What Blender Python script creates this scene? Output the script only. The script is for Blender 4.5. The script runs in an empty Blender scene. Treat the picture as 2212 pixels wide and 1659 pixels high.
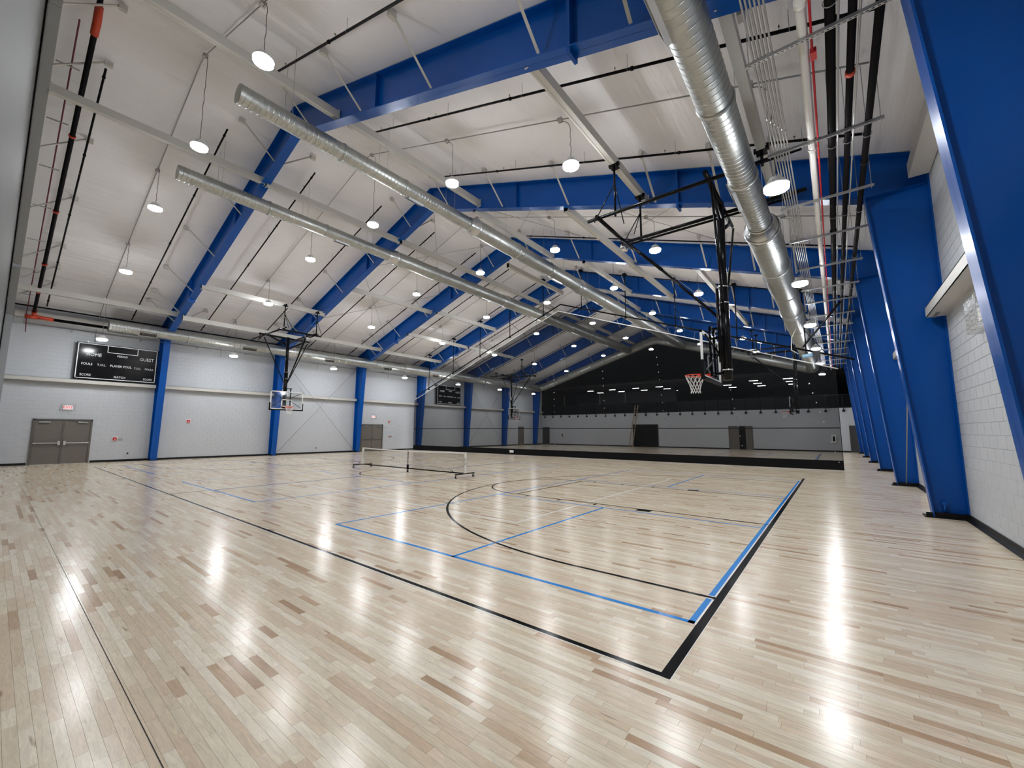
import bpy, math, random
from mathutils import Vector, Matrix
random.seed(7)
sc = bpy.context.scene
col = sc.collection
PI = math.pi

# ---------------------------------------------------------------- camera, world, exposure
F_PX, YAW, PITCH, ROLL = 881.05, 0.668941, 0.115219, 0.0030017
CAM = Vector((1.0508, -3.0421, 1.6673))
cy_, sy_, cp_, sp_ = math.cos(YAW), math.sin(YAW), math.cos(PITCH), math.sin(PITCH)
FWD = Vector((-sy_ * cp_, cy_ * cp_, sp_))
r0 = Vector((cy_, sy_, 0)); u0 = r0.cross(FWD)
RGT = math.cos(ROLL) * r0 + math.sin(ROLL) * u0
UP = -math.sin(ROLL) * r0 + math.cos(ROLL) * u0
cd = bpy.data.cameras.new('camera'); co = bpy.data.objects.new('camera', cd); col.objects.link(co)
M3 = Matrix((RGT, UP, -FWD)).transposed()
co.matrix_world = Matrix.Translation(CAM) @ M3.to_4x4()
cd.sensor_fit = 'HORIZONTAL'; cd.sensor_width = 36.0; cd.lens = 36.0 * F_PX / 2212.0
cd.clip_start = 0.05; cd.clip_end = 200
sc.camera = co
w = bpy.data.worlds.new('world'); sc.world = w; w.use_nodes = True
w.node_tree.nodes['Background'].inputs[0].default_value = (0.02, 0.022, 0.03, 1)
w.node_tree.nodes['Background'].inputs[1].default_value = 0.3
sc.view_settings.view_transform = 'Standard'
sc.view_settings.look = 'None'
sc.view_settings.gamma = 1
sc.view_settings.use_curve_mapping = False
sc.view_settings.exposure = 0.12
LAMP = 172.0                       # strength of every high-bay lens
cyc = sc.cycles
cyc.use_denoising = True
cyc.max_bounces = 5; cyc.diffuse_bounces = 4; cyc.glossy_bounces = 2
cyc.transmission_bounces = 4; cyc.transparent_max_bounces = 16
cyc.sample_clamp_indirect = 6.0; cyc.sample_clamp_direct = 0
cyc.caustics_reflective = False; cyc.caustics_refractive = False
cyc.use_adaptive_sampling = True; cyc.adaptive_threshold = 0.1; cyc.adaptive_min_samples = 24

# ---------------------------------------------------------------- materials
def srgb(r, g, b):
    f = lambda c: (c / 255 / 12.92) if c <= 10 else ((c / 255 + 0.055) / 1.055) ** 2.4
    return (f(r), f(g), f(b), 1)
def mat(name, c, rough=.5, metal=0.0, emit=0, noise=0.0, nscale=8, bump=0.0, bscale=40, coat=0, spec=.5, detail=4):
    m = bpy.data.materials.new(name); m.use_nodes = True
    nt = m.node_tree; b = nt.nodes['Principled BSDF']
    b.inputs['Base Color'].default_value = c
    b.inputs['Roughness'].default_value = rough
    b.inputs['Metallic'].default_value = metal
    b.inputs['Specular IOR Level'].default_value = spec
    b.inputs['Coat Weight'].default_value = coat
    tc = nt.nodes.new('ShaderNodeTexCoord')
    if noise:
        n = nt.nodes.new('ShaderNodeTexNoise'); n.inputs['Scale'].default_value = nscale; n.inputs['Detail'].default_value = detail
        nt.links.new(tc.outputs['Object'], n.inputs['Vector'])
        mx = nt.nodes.new('ShaderNodeMix'); mx.data_type = 'RGBA'
        mx.inputs[6].default_value = tuple(max(0, v * (1 - noise)) for v in c[:3]) + (1,)
        mx.inputs[7].default_value = tuple(min(1, v * (1 + noise)) for v in c[:3]) + (1,)
        nt.links.new(n.outputs['Fac'], mx.inputs[0]); nt.links.new(mx.outputs[2], b.inputs['Base Color'])
    if bump:
        n2 = nt.nodes.new('ShaderNodeTexNoise'); n2.inputs['Scale'].default_value = bscale; n2.inputs['Detail'].default_value = 3
        nt.links.new(tc.outputs['Object'], n2.inputs['Vector'])
        bp = nt.nodes.new('ShaderNodeBump'); bp.inputs['Strength'].default_value = bump; bp.inputs['Distance'].default_value = .02
        nt.links.new(n2.outputs['Fac'], bp.inputs['Height']); nt.links.new(bp.outputs['Normal'], b.inputs['Normal'])
    if emit:
        b.inputs['Emission Color'].default_value = c; b.inputs['Emission Strength'].default_value = emit
    return m
BLUE = mat('blue_steel_paint', srgb(0, 78, 163), .28, noise=.06, nscale=1.5, spec=.3)
WHITE = mat('white_block_paint', srgb(190, 194, 199), .6, noise=.03, nscale=2, bump=.15, bscale=60)
LINER = mat('white_roof_liner', srgb(238, 238, 241), .75, noise=.05, nscale=.7)
nt = LINER.node_tree; bs = nt.nodes['Principled BSDF']
tcl = nt.nodes['Texture Coordinate']; vm = nt.nodes.new('ShaderNodeVectorMath'); vm.operation = 'MULTIPLY'; vm.inputs[1].default_value = (3.2, .35, 3.2)
nl = nt.nodes.new('ShaderNodeTexNoise'); nl.inputs['Scale'].default_value = 1.6; nl.inputs['Detail'].default_value = 4
bl_ = nt.nodes.new('ShaderNodeBump'); bl_.inputs['Strength'].default_value = .8; bl_.inputs['Distance'].default_value = .05
nt.links.new(tcl.outputs['Object'], vm.inputs[0]); nt.links.new(vm.outputs[0], nl.inputs['Vector'])
nt.links.new(nl.outputs['Fac'], bl_.inputs['Height']); nt.links.new(bl_.outputs['Normal'], bs.inputs['Normal'])
GREYP = mat('light_grey_paint', srgb(196, 194, 188), .5)
GREYW = mat('shaded_end_wall_grey', srgb(80, 80, 79), .6)  # likely a white wall; its shade is darkened into this base colour
GREYE = mat('grey_end_frame_paint', srgb(150, 153, 156), .5)
GALV = mat('galvanised_sheet', (.44, .455, .44, 1), .42, 1.0, noise=.2, nscale=5)
GALVB = mat('bright_galvanised_band', (.6, .61, .61, 1), .32, 1.0)
STEEL = mat('zinc_conduit', (.42, .42, .42, 1), .4, .8)
CHROME = mat('satin_steel', (.7, .7, .7, 1), .25, 1.0)
BLACK = mat('black_powder_coat', (.004, .004, .005, 1), .22, spec=.15)
BPIPE = mat('black_iron_pipe', (.007, .006, .007, 1), .5, spec=.1)
BVINYL = mat('black_vinyl', (.006, .006, .007, 1), .6, spec=.12)
RUBBER = mat('black_rubber_base', (.006, .006, .007, 1), .5, spec=.2)
ORANGE = mat('orange_coupling', srgb(190, 60, 30), .45)
RED = mat('red_enamel', srgb(190, 20, 30), .4)
RIMC = mat('orange_red_rim', srgb(235, 60, 25), .4)
PIPEW = mat('white_pipe_jacket', srgb(232, 232, 228), .4)
PURPLE = mat('dark_red_conduit', srgb(110, 35, 60), .5)
NYLON = mat('white_net_cord', srgb(240, 240, 240), .7)
WMET = mat('white_metal', srgb(235, 235, 232), .4)
DOOR = mat('taupe_door_paint', srgb(108, 103, 96), .45)
DOORF = mat('taupe_frame_paint', srgb(96, 91, 85), .45)
DARKM = mat('black_painted_deck', (.012, .012, .013, 1), .7, noise=.3, nscale=3)
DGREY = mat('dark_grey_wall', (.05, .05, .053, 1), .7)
LPAINT = mat('black_court_paint', (.002, .002, .002, 1), .16, spec=.04)
BPAINT = mat('blue_court_paint', srgb(30, 138, 222), .18, spec=.15)
WPAINT = mat('white_court_paint', srgb(245, 243, 238), .24)
SCREEN = mat('black_score_panel', (.002, .002, .003, 1), .16, spec=.22)
LETTER = mat('white_lettering', srgb(225, 228, 230), .5)
SIGNW = mat('white_sign_face', srgb(240, 225, 225), .4, emit=.5)
EXITR = mat('red_exit_letters', srgb(230, 30, 35), .4, emit=.6)
LENS = mat('lamp_lens', (.945, .97, 1, 1), .4, emit=LAMP)
STRIP = mat('strip_lamp_lens', (1, 1, 1, 1), .4, emit=14)
for m_ in (STRIP, SIGNW, EXITR): m_.cycles.emission_sampling = 'NONE'
CABLE = mat('grey_cord', (.12, .12, .12, 1), .6)
TIMBER = mat('tan_ladder_wood', srgb(170, 150, 115), .6, noise=.15, nscale=6)
BLUEG = mat('light_blue_casing', srgb(150, 190, 215), .4)

def glass():
    m = bpy.data.materials.new('clear_acrylic'); m.use_nodes = True; nt = m.node_tree
    nt.nodes.remove(nt.nodes['Principled BSDF'])
    t = nt.nodes.new('ShaderNodeBsdfTransparent'); t.inputs[0].default_value = (.93, .95, .96, 1)
    g = nt.nodes.new('ShaderNodeBsdfGlossy'); g.inputs['Roughness'].default_value = .05
    x = nt.nodes.new('ShaderNodeMixShader'); x.inputs[0].default_value = .07
    nt.links.new(t.outputs[0], x.inputs[1]); nt.links.new(g.outputs[0], x.inputs[2])
    nt.links.new(x.outputs[0], nt.nodes['Material Output'].inputs[0]); return m
GLASS = glass()
def meshmat():
    m = bpy.data.materials.new('dark_see_through_mesh'); m.use_nodes = True; nt = m.node_tree
    nt.nodes.remove(nt.nodes['Principled BSDF'])
    t = nt.nodes.new('ShaderNodeBsdfTransparent'); t.inputs[0].default_value = (1, 1, 1, 1)
    d = nt.nodes.new('ShaderNodeBsdfDiffuse'); d.inputs[0].default_value = (.012, .013, .014, 1)
    x = nt.nodes.new('ShaderNodeMixShader')
    tc = nt.nodes.new('ShaderNodeTexCoord'); n = nt.nodes.new('ShaderNodeTexNoise'); n.inputs['Scale'].default_value = .6
    mp = nt.nodes.new('ShaderNodeMapRange'); mp.inputs[3].default_value = .58; mp.inputs[4].default_value = .68
    nt.links.new(tc.outputs['Object'], n.inputs['Vector']); nt.links.new(n.outputs['Fac'], mp.inputs[0])
    nt.links.new(mp.outputs[0], x.inputs[0])
    nt.links.new(t.outputs[0], x.inputs[1]); nt.links.new(d.outputs[0], x.inputs[2])
    nt.links.new(x.outputs[0], nt.nodes['Material Output'].inputs[0]); return m
NETMESH = meshmat()
def wood():
    m = bpy.data.materials.new('maple_boards'); m.use_nodes = True; nt = m.node_tree; b = nt.nodes['Principled BSDF']
    L = nt.links.new
    at = nt.nodes.new('ShaderNodeAttribute'); at.attribute_name = 'tone'
    tc = nt.nodes.new('ShaderNodeTexCoord')
    cx = nt.nodes.new('ShaderNodeCombineXYZ'); L(at.outputs['Fac'], cx.inputs[2])
    ms = nt.nodes.new('ShaderNodeVectorMath'); ms.operation = 'MULTIPLY'; ms.inputs[1].default_value = (1.6, 11, 1)
    L(tc.outputs['Object'], ms.inputs[0])
    sc2 = nt.nodes.new('ShaderNodeVectorMath'); sc2.operation = 'SCALE'; sc2.inputs['Scale'].default_value = 91
    L(cx.outputs[0], sc2.inputs[0])
    ad = nt.nodes.new('ShaderNodeVectorMath'); L(ms.outputs[0], ad.inputs[0]); L(sc2.outputs[0], ad.inputs[1])
    n = nt.nodes.new('ShaderNodeTexNoise'); n.inputs['Scale'].default_value = 3.2; n.inputs['Detail'].default_value = 5; n.inputs['Roughness'].default_value = .6
    n.inputs['Distortion'].default_value = 1.6
    L(ad.outputs[0], n.inputs['Vector'])
    cr = nt.nodes.new('ShaderNodeValToRGB'); e = cr.color_ramp.elements
    e[0].position = 0; e[0].color = srgb(184, 150, 116); e[1].position = 1; e[1].color = srgb(246, 234, 212)
    for p, c in ((.06, (204, 172, 138)), (.12, (226, 204, 176)), (.3, (229, 208, 178)), (.5, (236, 217, 192)), (.52, (228, 211, 182)), (.8, (242, 229, 204))):
        k = e.new(p); k.color = srgb(*c)
    L(at.outputs['Fac'], cr.inputs[0])
    mr = nt.nodes.new('ShaderNodeMapRange'); mr.inputs[1].default_value = .3; mr.inputs[2].default_value = .75
    mr.inputs[3].default_value = 1.07; mr.inputs[4].default_value = .80
    L(n.outputs['Fac'], mr.inputs[0])
    mu = nt.nodes.new('ShaderNodeVectorMath'); mu.operation = 'SCALE'
    L(cr.outputs[0], mu.inputs[0]); L(mr.outputs[0], mu.inputs['Scale'])
    # sparse dark mineral streaks
    n3 = nt.nodes.new('ShaderNodeTexNoise'); n3.inputs['Scale'].default_value = 1.7; n3.inputs['Detail'].default_value = 2
    L(ad.outputs[0], n3.inputs['Vector'])
    m3 = nt.nodes.new('ShaderNodeMapRange'); m3.inputs[1].default_value = .70; m3.inputs[2].default_value = .78; m3.inputs[3].default_value = 0; m3.inputs[4].default_value = .6
    L(n3.outputs['Fac'], m3.inputs[0])
    mx = nt.nodes.new('ShaderNodeMix'); mx.data_type = 'RGBA'; mx.inputs[7].default_value = srgb(140, 100, 70)
    L(m3.outputs[0], mx.inputs[0]); L(mu.outputs[0], mx.inputs[6])
    L(mx.outputs[2], b.inputs['Base Color'])
    b.inputs['Roughness'].default_value = .2
    b.inputs['Specular IOR Level'].default_value = .6
    bp = nt.nodes.new('ShaderNodeBump'); bp.inputs['Strength'].default_value = .05; bp.inputs['Distance'].default_value = .01
    nb = nt.nodes.new('ShaderNodeTexNoise'); nb.inputs['Scale'].default_value = 9
    L(tc.outputs['Object'], nb.inputs['Vector']); L(nb.outputs['Fac'], bp.inputs['Height']); L(bp.outputs['Normal'], b.inputs['Normal'])
    return m
WOOD = wood()
GAPM = mat('dark_board_gap', srgb(120, 92, 66), .8)

# ---------------------------------------------------------------- mesh builder
ORG = {}
class MB:
    def __init__(s): s.v = []; s.f = []; s.sm = []
    def quad(s, *p, smooth=False):
        n = len(s.v); s.v += [tuple(q) for q in p]; s.f.append(tuple(range(n, n + len(p)))); s.sm.append(smooth)
    def box(s, x0, x1, y0, y1, z0, z1):
        x0, x1 = min(x0, x1), max(x0, x1); y0, y1 = min(y0, y1), max(y0, y1); z0, z1 = min(z0, z1), max(z0, z1)
        n = len(s.v)
        s.v += [(x0, y0, z0), (x1, y0, z0), (x1, y1, z0), (x0, y1, z0), (x0, y0, z1), (x1, y0, z1), (x1, y1, z1), (x0, y1, z1)]
        for f in ((3, 2, 1, 0), (4, 5, 6, 7), (0, 1, 5, 4), (1, 2, 6, 5), (2, 3, 7, 6), (3, 0, 4, 7)):
            s.f.append(tuple(n + i for i in f)); s.sm.append(False)
        return s
    def prism(s, poly, axis, a, b):
        """poly: list of 2D points in the plane normal to axis (0:x ->(y,z), 1:y ->(x,z), 2:z ->(x,y))"""
        def P(q, t):
            return ((t, q[0], q[1]), (q[0], t, q[1]), (q[0], q[1], t))[axis]
        n = len(s.v); k = len(poly)
        s.v += [P(q, a) for q in poly] + [P(q, b) for q in poly]
        s.f.append(tuple(n + i for i in range(k))); s.f.append(tuple(n + k + i for i in reversed(range(k)))); s.sm += [False, False]
        for i in range(k):
            j = (i + 1) % k
            s.f.append((n + i, n + k + i, n + k + j, n + j)); s.sm.append(False)
        return s
    def bar(s, p, q, w, h, up=(0, 0, 1)):
        p, q = Vector(p), Vector(q); d = (q - p).normalized(); u = Vector(up)
        if abs(d.dot(u)) > .99: u = Vector((1, 0, 0))
        a = d.cross(u).normalized(); b = a.cross(d).normalized()
        n = len(s.v)
        for c in (p, q):
            for i, j in ((-1, -1), (1, -1), (1, 1), (-1, 1)): s.v.append(tuple(c + a * (i * w / 2) + b * (j * h / 2)))
        for f in ((0, 1, 2, 3), (7, 6, 5, 4), (0, 4, 5, 1), (1, 5, 6, 2), (2, 6, 7, 3), (3, 7, 4, 0)):
            s.f.append(tuple(n + i for i in f)); s.sm.append(False)
        return s
    def tube(s, pts, r, n=8, caps=True, radii=None):
        pts = [Vector(p) for p in pts]; m = len(pts); base = len(s.v)
        prev = None
        for i, p in enumerate(pts):
            d = ((pts[min(i + 1, m - 1)] - p).normalized() + (p - pts[max(i - 1, 0)]).normalized())
            if d.length < 1e-6: d = pts[-1] - pts[0]
            d.normalize()
            if prev is None:
                u = Vector((0, 0, 1)) if abs(d.z) < .9 else Vector((1, 0, 0))
                a = d.cross(u).normalized()
            else:
                a = (prev - d * prev.dot(d)).normalized()
            prev = a; b = d.cross(a)
            rr = radii[i] if radii else r
            for k in range(n):
                t = 2 * PI * k / n; s.v.append(tuple(p + a * (rr * math.cos(t)) + b * (rr * math.sin(t))))
        for i in range(m - 1):
            for k in range(n):
                k2 = (k + 1) % n
                s.f.append((base + i * n + k, base + i * n + k2, base + (i + 1) * n + k2, base + (i + 1) * n + k)); s.sm.append(True)
        if caps:
            s.f.append(tuple(base + k for k in reversed(range(n)))); s.f.append(tuple(base + (m - 1) * n + k for k in range(n))); s.sm += [False, False]
        return s
    def torus(s, c, R, r, n=24, m=6, axis=2, a0=0, a1=2 * PI):
        pts = []; full = abs(a1 - a0 - 2 * PI) < 1e-6
        for i in range(n + 1):
            t = a0 + (a1 - a0) * i / n; x, y = R * math.cos(t), R * math.sin(t)
            pts.append(Vector(c) + Vector(((x, y, 0), (x, 0, y), (0, x, y))[{2: 0, 1: 1, 0: 2}[axis]]))
        return s.tube(pts, r, m, caps=not full)
    def build(s, name, m, parent=None, label=None, attr=None):
        o_ = ORG.get(parent.name, Vector((0, 0, 0))) if parent else Vector((0, 0, 0))
        me = bpy.data.meshes.new(name)
        me.from_pydata([(a - o_.x, b - o_.y, c - o_.z) for a, b, c in s.v] if o_.length > 0 else s.v, [], s.f)
        me.polygons.foreach_set('use_smooth', s.sm)
        me.materials.append(m)
        if attr is not None:
            at = me.attributes.new('tone', 'FLOAT', 'FACE'); at.data.foreach_set('value', attr)
        me.update()
        ob = bpy.data.objects.new(name, me); col.objects.link(ob)
        if parent: ob.parent = parent
        ORG[ob.name] = o_
        if label: ob['label'] = label
        return ob
def box(*a): return MB().box(*a)
def thing(name, label, cat, loc=(0, 0, 0), group=None, kind=None):
    o = bpy.data.objects.new(name, None); col.objects.link(o); o.location = loc; o.empty_display_size = .1
    ORG[o.name] = Vector(loc); o['label'] = label; o['category'] = cat
    if group: o['group'] = group
    if kind: o['kind'] = kind
    return o
def tag(o, label, cat, group=None, kind=None):
    o['label'] = label; o['category'] = cat
    if group: o['group'] = group
    if kind: o['kind'] = kind
    return o
def struct(o, label=None):
    o['kind'] = 'structure'
    if label: o['label'] = label
    return o
KIDS = {}
def copy_tree(o, loc, label=None, group=None, parent=None):
    c = o.copy(); col.objects.link(c)
    if parent: c.parent = parent
    else:
        c.location = loc
        if label: c['label'] = label
        if group: c['group'] = group
    for ch in [x for x in o.children]: copy_tree(ch, None, parent=c)
    return c
def proj(P):
    v = Vector(P) - CAM; z = v.dot(FWD)
    if z <= .05: return None
    return (1106 + F_PX * v.dot(RGT) / z, 829.5 - F_PX * v.dot(UP) / z, z)
ORD = ['first', 'second', 'third', 'fourth', 'fifth', 'sixth', 'seventh', 'eighth', 'ninth', 'tenth', 'eleventh', 'twelfth', 'thirteenth', 'fourteenth']

# ---------------------------------------------------------------- dimensions
XL, XRW, YN, YF = -29.12, 2.95, -3.20, 41.5
RX, RZ, SL = -13.1, 12.95, .335
def roof(x): return RZ - SL * abs(x - RX)
FY = [2.606 + 6.159 * i for i in range(7)]

# ---------------------------------------------------------------- floor
floor = struct(box(XL - .2, XRW + .2, YN - .2, YF + .2, -.25, -.006).build('floor', GAPM), 'light maple plank sports floor with painted court lines')
BW = .057
rows = int((YF - YN) / BW) + 1
cand = []; field = []
for r in range(rows):
    y0 = YN + r * BW; y1 = min(y0 + BW, YF)
    x = XL - random.random() * .8
    while x < XRW:
        L = random.choice((.25, .3, .4, .5, .6, .75, .9, 1.2)) * random.uniform(.8, 1.15)
        a, b = max(x, XL), min(x + L, XRW); x += L
        if b - a < .02: continue
        t = random.random()
        t = .12 + .88 * t if random.random() > .07 else t * .12
        size = 0
        if y0 < 3.5 and a > -7:
            ps = [proj((q, s_, 0)) for q in (a, b) for s_ in (y0, y1)]
            if all(ps):
                cxm = sum(p[0] for p in ps) / 4; cym = sum(p[1] for p in ps) / 4
                if -40 < cxm < 2250 and cym < 1700:
                    size = (b - a) * (y1 - y0) / (ps[0][2] ** 3)
        cand.append((size, a, b, y0, y1, t))
cand.sort(key=lambda c: -c[0])
def board(mb, tones, c):
    _, a, b, y0, y1, t = c
    near = y0 < 3.0 and a > -9
    d = [random.uniform(-.00012, .00012) for _ in range(4)] if y0 < 12 else [random.uniform(-.00006, .00006) for _ in range(4)]
    g = .0005 if near else .0003
    P = [(a + g, y0 + g, d[0]), (b - g, y0 + g, d[1]), (b - g, y1 - g, d[2]), (a + g, y1 - g, d[3])]
    mb.quad(*P); tones.append(t)
    if near:
        for i in range(4):
            p, q = P[i], P[(i + 1) % 4]
            mb.quad((p[0], p[1], -.006), (q[0], q[1], -.006), q, p); tones.append(t)
for c in cand[:300]:
    mb = MB(); tn = []; board(mb, tn, c); mb.build('floor_board', WOOD, floor, attr=tn)
mb = MB(); tn = []
for c in cand[300:]: board(mb, tn, c)
o = mb.build('floor_board_field', WOOD, floor, attr=tn); o['kind'] = 'stuff'

def paint(name, m, rects=(), arcs=(), z=.0011, label=None):
    mb = MB()
    for x0, x1, y0, y1 in rects:
        n = max(1, int(max(abs(x1 - x0), abs(y1 - y0)) / 3)); 
        for i in range(n):
            if abs(x1 - x0) > abs(y1 - y0): a, b = x0 + (x1 - x0) * i / n, x0 + (x1 - x0) * (i + 1) / n; mb.quad((a, y0, z), (b, y0, z), (b, y1, z), (a, y1, z))
            else: a, b = y0 + (y1 - y0) * i / n, y0 + (y1 - y0) * (i + 1) / n; mb.quad((x0, a, z), (x1, a, z), (x1, b, z), (x0, b, z))
    for cx, cy, R, wd, a0, a1 in arcs:
        n = 64
        for i in range(n):
            t, u = math.radians(a0 + (a1 - a0) * i / n), math.radians(a0 + (a1 - a0) * (i + 1) / n)
            q = [(cx + rr * math.cos(s_), cy + rr * math.sin(s_), z) for rr, s_ in ((R - wd / 2, t), (R + wd / 2, t), (R + wd / 2, u), (R - wd / 2, u))]
            mb.quad(*q)
    return mb.build(name, m, floor, label=label)
def court(yo, near=True):
    # basketball: corner at (0, yo), 25.6 x 15.24
    Wd, hw = 15.24, .0375
    X2 = -25.6
    w = 'near court' if near else 'court beyond the curtain'
    paint('baseline', LPAINT, [(-.023, .052, yo - .045, yo + Wd + .03)], label='black baseline on the camera side, ' + w)
    paint('baseline', LPAINT, [(X2 - .052, X2 + .023, yo - .04, yo + Wd + .03)], label='black baseline by the far left wall, ' + w)
    paint('sideline', LPAINT, [(X2, -.02, yo - .045, yo + .005)], label='black sideline nearest the camera, ' + w)
    paint('sideline', LPAINT, [(X2, -.02, yo + Wd - .02, yo + Wd + .03)])
    paint('half_court_line', LPAINT, [(-12.825, -12.775, yo, yo + Wd)])
    paint('centre_circle', LPAINT, arcs=[(-12.8, yo + 7.62, 1.83, .05, 0, 360)])
    for s in (0, 1):
        f = (lambda x: x) if s == 0 else (lambda x: -25.6 - x)
        a0, a1 = (90, 270) if s == 0 else (-90, 90)
        paint('three_point_line', LPAINT, [(f(-.02), f(-1.6), yo + 1.6, yo + 1.65), (f(-.02), f(-1.6), yo + 13.6, yo + 13.65)], [(f(-1.6), yo + 7.62, 6.0, .05, a0, a1)], z=.0016)
        rr = [(f(0), f(-5.79), yo + 5.79, yo + 5.84), (f(0), f(-5.79), yo + 9.41, yo + 9.46), (f(-5.76), f(-5.81), yo + 5.79, yo + 9.46)]
        for xx in (-5.35, -4.38, -3.4): rr += [(f(xx), f(xx - .05), yo + 5.63, yo + 5.79), (f(xx), f(xx - .05), yo + 9.46, yo + 9.62)]
        rr += [(f(-2.13), f(-2.43), yo + 5.60, yo + 5.79), (f(-2.13), f(-2.43), yo + 9.46, yo + 9.65)]
        paint('free_throw_lane', LPAINT, rr, [(f(-5.79), yo + 7.62, 1.83, .045, a0, a1)], z=.0015)
    # volleyball
    z = .0009
    paint('volleyball_line', WPAINT, [(-3.70, -21.9, yo + 3.07, yo + 3.12), (-3.70, -21.9, yo + 12.14, yo + 12.19), (-3.65, -3.70, yo + 3.07, yo + 12.19), (-21.9, -21.95, yo + 3.07, yo + 12.19)], z=z)
    # white outline beside the black and blue lines
    paint('white_line_edge', WPAINT, [(-.040, -.022, yo + .9, yo + 14.35), (-.1, -.02, yo + 1.58, yo + 1.67), (-.1, -.02, yo + 13.58, yo + 13.67),
                                      (X2, 0, yo - .055, yo - .044), (.051, .056, yo - .05, yo + Wd)], z=.00125)
    for k, xo in enumerate((-.04, -9.72, -19.4)):
        ww = .055
        x0, x1 = xo, xo - 6.096
        rr = [(x0 - ww, x0, yo + .91, yo + 14.33), (x1, x1 + .05, yo + .91, yo + 14.33), (x1, x0, yo + .91, yo + .965), (x1, x0, yo + 14.27, yo + 14.33),
              (x1, x0, yo + 5.43, yo + 5.48), (x1, x0, yo + 9.78, yo + 9.83),
              ((x0 + x1) / 2 - .025, (x0 + x1) / 2 + .025, yo + .91, yo + 5.45), ((x0 + x1) / 2 - .025, (x0 + x1) / 2 + .025, yo + 9.8, yo + 14.3)]
        paint('pickleball_court_line', BPAINT, rr, z=.0007 if k else .0012)
court(0); court(22.0, False)
paint('floor_seam', RUBBER, [(-20, 2.9, -2.364, -2.359)], z=.0008, label='thin dark seam between boards near the camera')

# ---------------------------------------------------------------- walls with recessed joints
def blocks(x, sgn, y0, y1, z1, holes, nearest=0, wall=None, bw=.406, bh=.203):
    """painted block courses on a wall plane x = const; sgn = +1 faces +x"""
    out = []; nz = int(z1 / bh) + 1
    for i in range(nz):
        za, zb = i * bh, min((i + 1) * bh, z1)
        y = y0 - (bw / 2 if i % 2 else 0)
        while y < y1:
            a, b = max(y, y0), min(y + bw, y1); y += bw
            if b - a < .03: continue
            if any(a < h[1] and b > h[0] and za < h[3] and zb > h[2] for h in holes): 
                continue
            out.append((a, b, za, zb))
    return out
def put_block(mb, x, sgn, c, axis=0, proud=.008, g=.007):
    a, b, za, zb = c; xo = x + sgn * proud; e = .004
    h = g * .6
    P0 = [(a + h, za + g), (b - h, za + g), (b - h, zb - g), (a + h, zb - g)]
    P1 = [(a + h - e * .5, za + g - e), (b - h + e * .5, za + g - e), (b - h + e * .5, zb - g + e), (a + h - e * .5, zb - g + e)]
    T = (lambda q, t: (t, q[0], q[1])) if axis == 0 else (lambda q, t: (q[0], t, q[1]))
    mb.quad(*[T(q, xo) for q in P0])
    for i in range(4):
        j = (i + 1) % 4
        mb.quad(T(P0[i], xo), T(P0[j], xo), T(P1[j], x), T(P1[i], x))
EAVE = roof(XRW)
DOORS_L = [(-1.88, .14), (15.4, 17.46), (36.3, 37.4), (22.0 + 15.9, 22.0 + 15.9)]
wl = struct(box(XL - .3, XL, YN - .3, YF + .3, -.2, EAVE + .25).build('wall_left', WHITE), 'long white painted block wall with blue columns')
mb = MB()
for c in blocks(XL, 1, YN, YF, EAVE, [(a, b, 0, 2.2) for a, b in DOORS_L]): put_block(mb, XL, 1, c, proud=.004, g=.0045)
o = mb.build('wall_block_field', WHITE, wl); o['kind'] = 'stuff'
wr = struct(box(XRW, XRW + .3, YN - .3, YF + .3, -.2, EAVE + .25).build('wall_right', WHITE), 'white painted block wall beside the camera')
bl = blocks(XRW, -1, YN, YF, EAVE, [])
def bsize(c):
    p = proj((XRW, (c[0] + c[1]) / 2, (c[2] + c[3]) / 2))
    if not p or not (-20 < p[0] < 2240 and -20 < p[1] < 1680): return 0
    yc = (c[0] + c[1]) / 2
    if yc < 2.9: return 0
    return 1 / p[2] ** 3
bl.sort(key=lambda c: -bsize(c))
for c in bl[:300]:
    mb = MB(); put_block(mb, XRW, -1, c); mb.build('wall_block', WHITE, wr)
mb = MB()
for c in bl[300:]: put_block(mb, XRW, -1, c)
o = mb.build('wall_block_field', WHITE, wr); o['kind'] = 'stuff'
# near end wall (gable) and the far wall
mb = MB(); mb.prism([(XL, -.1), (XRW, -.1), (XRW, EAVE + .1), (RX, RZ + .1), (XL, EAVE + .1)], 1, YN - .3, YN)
struct(mb.build('wall_near', GREYW), 'gable end wall beside the camera, shade painted in grey')
wf = struct(box(XL, XRW, YF, YF + .3, -.1, 3.72).build('wall_far', WHITE), 'far white block wall below the open upper level')
mb = MB()
for c in blocks(YF, -1, XL, XRW, 3.72, [(-29.0, -28.0, 0, 2.2), (-16.95, -14.0, 0, 2.42), (-7.2, -5.15, 0, 2.2), (1.9, 2.95, 0, 2.2)]): put_block(mb, YF, -1, c, axis=1, proud=.004, g=.0045)
o = mb.build('wall_block_field', WHITE, wf); o['kind'] = 'stuff'
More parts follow.
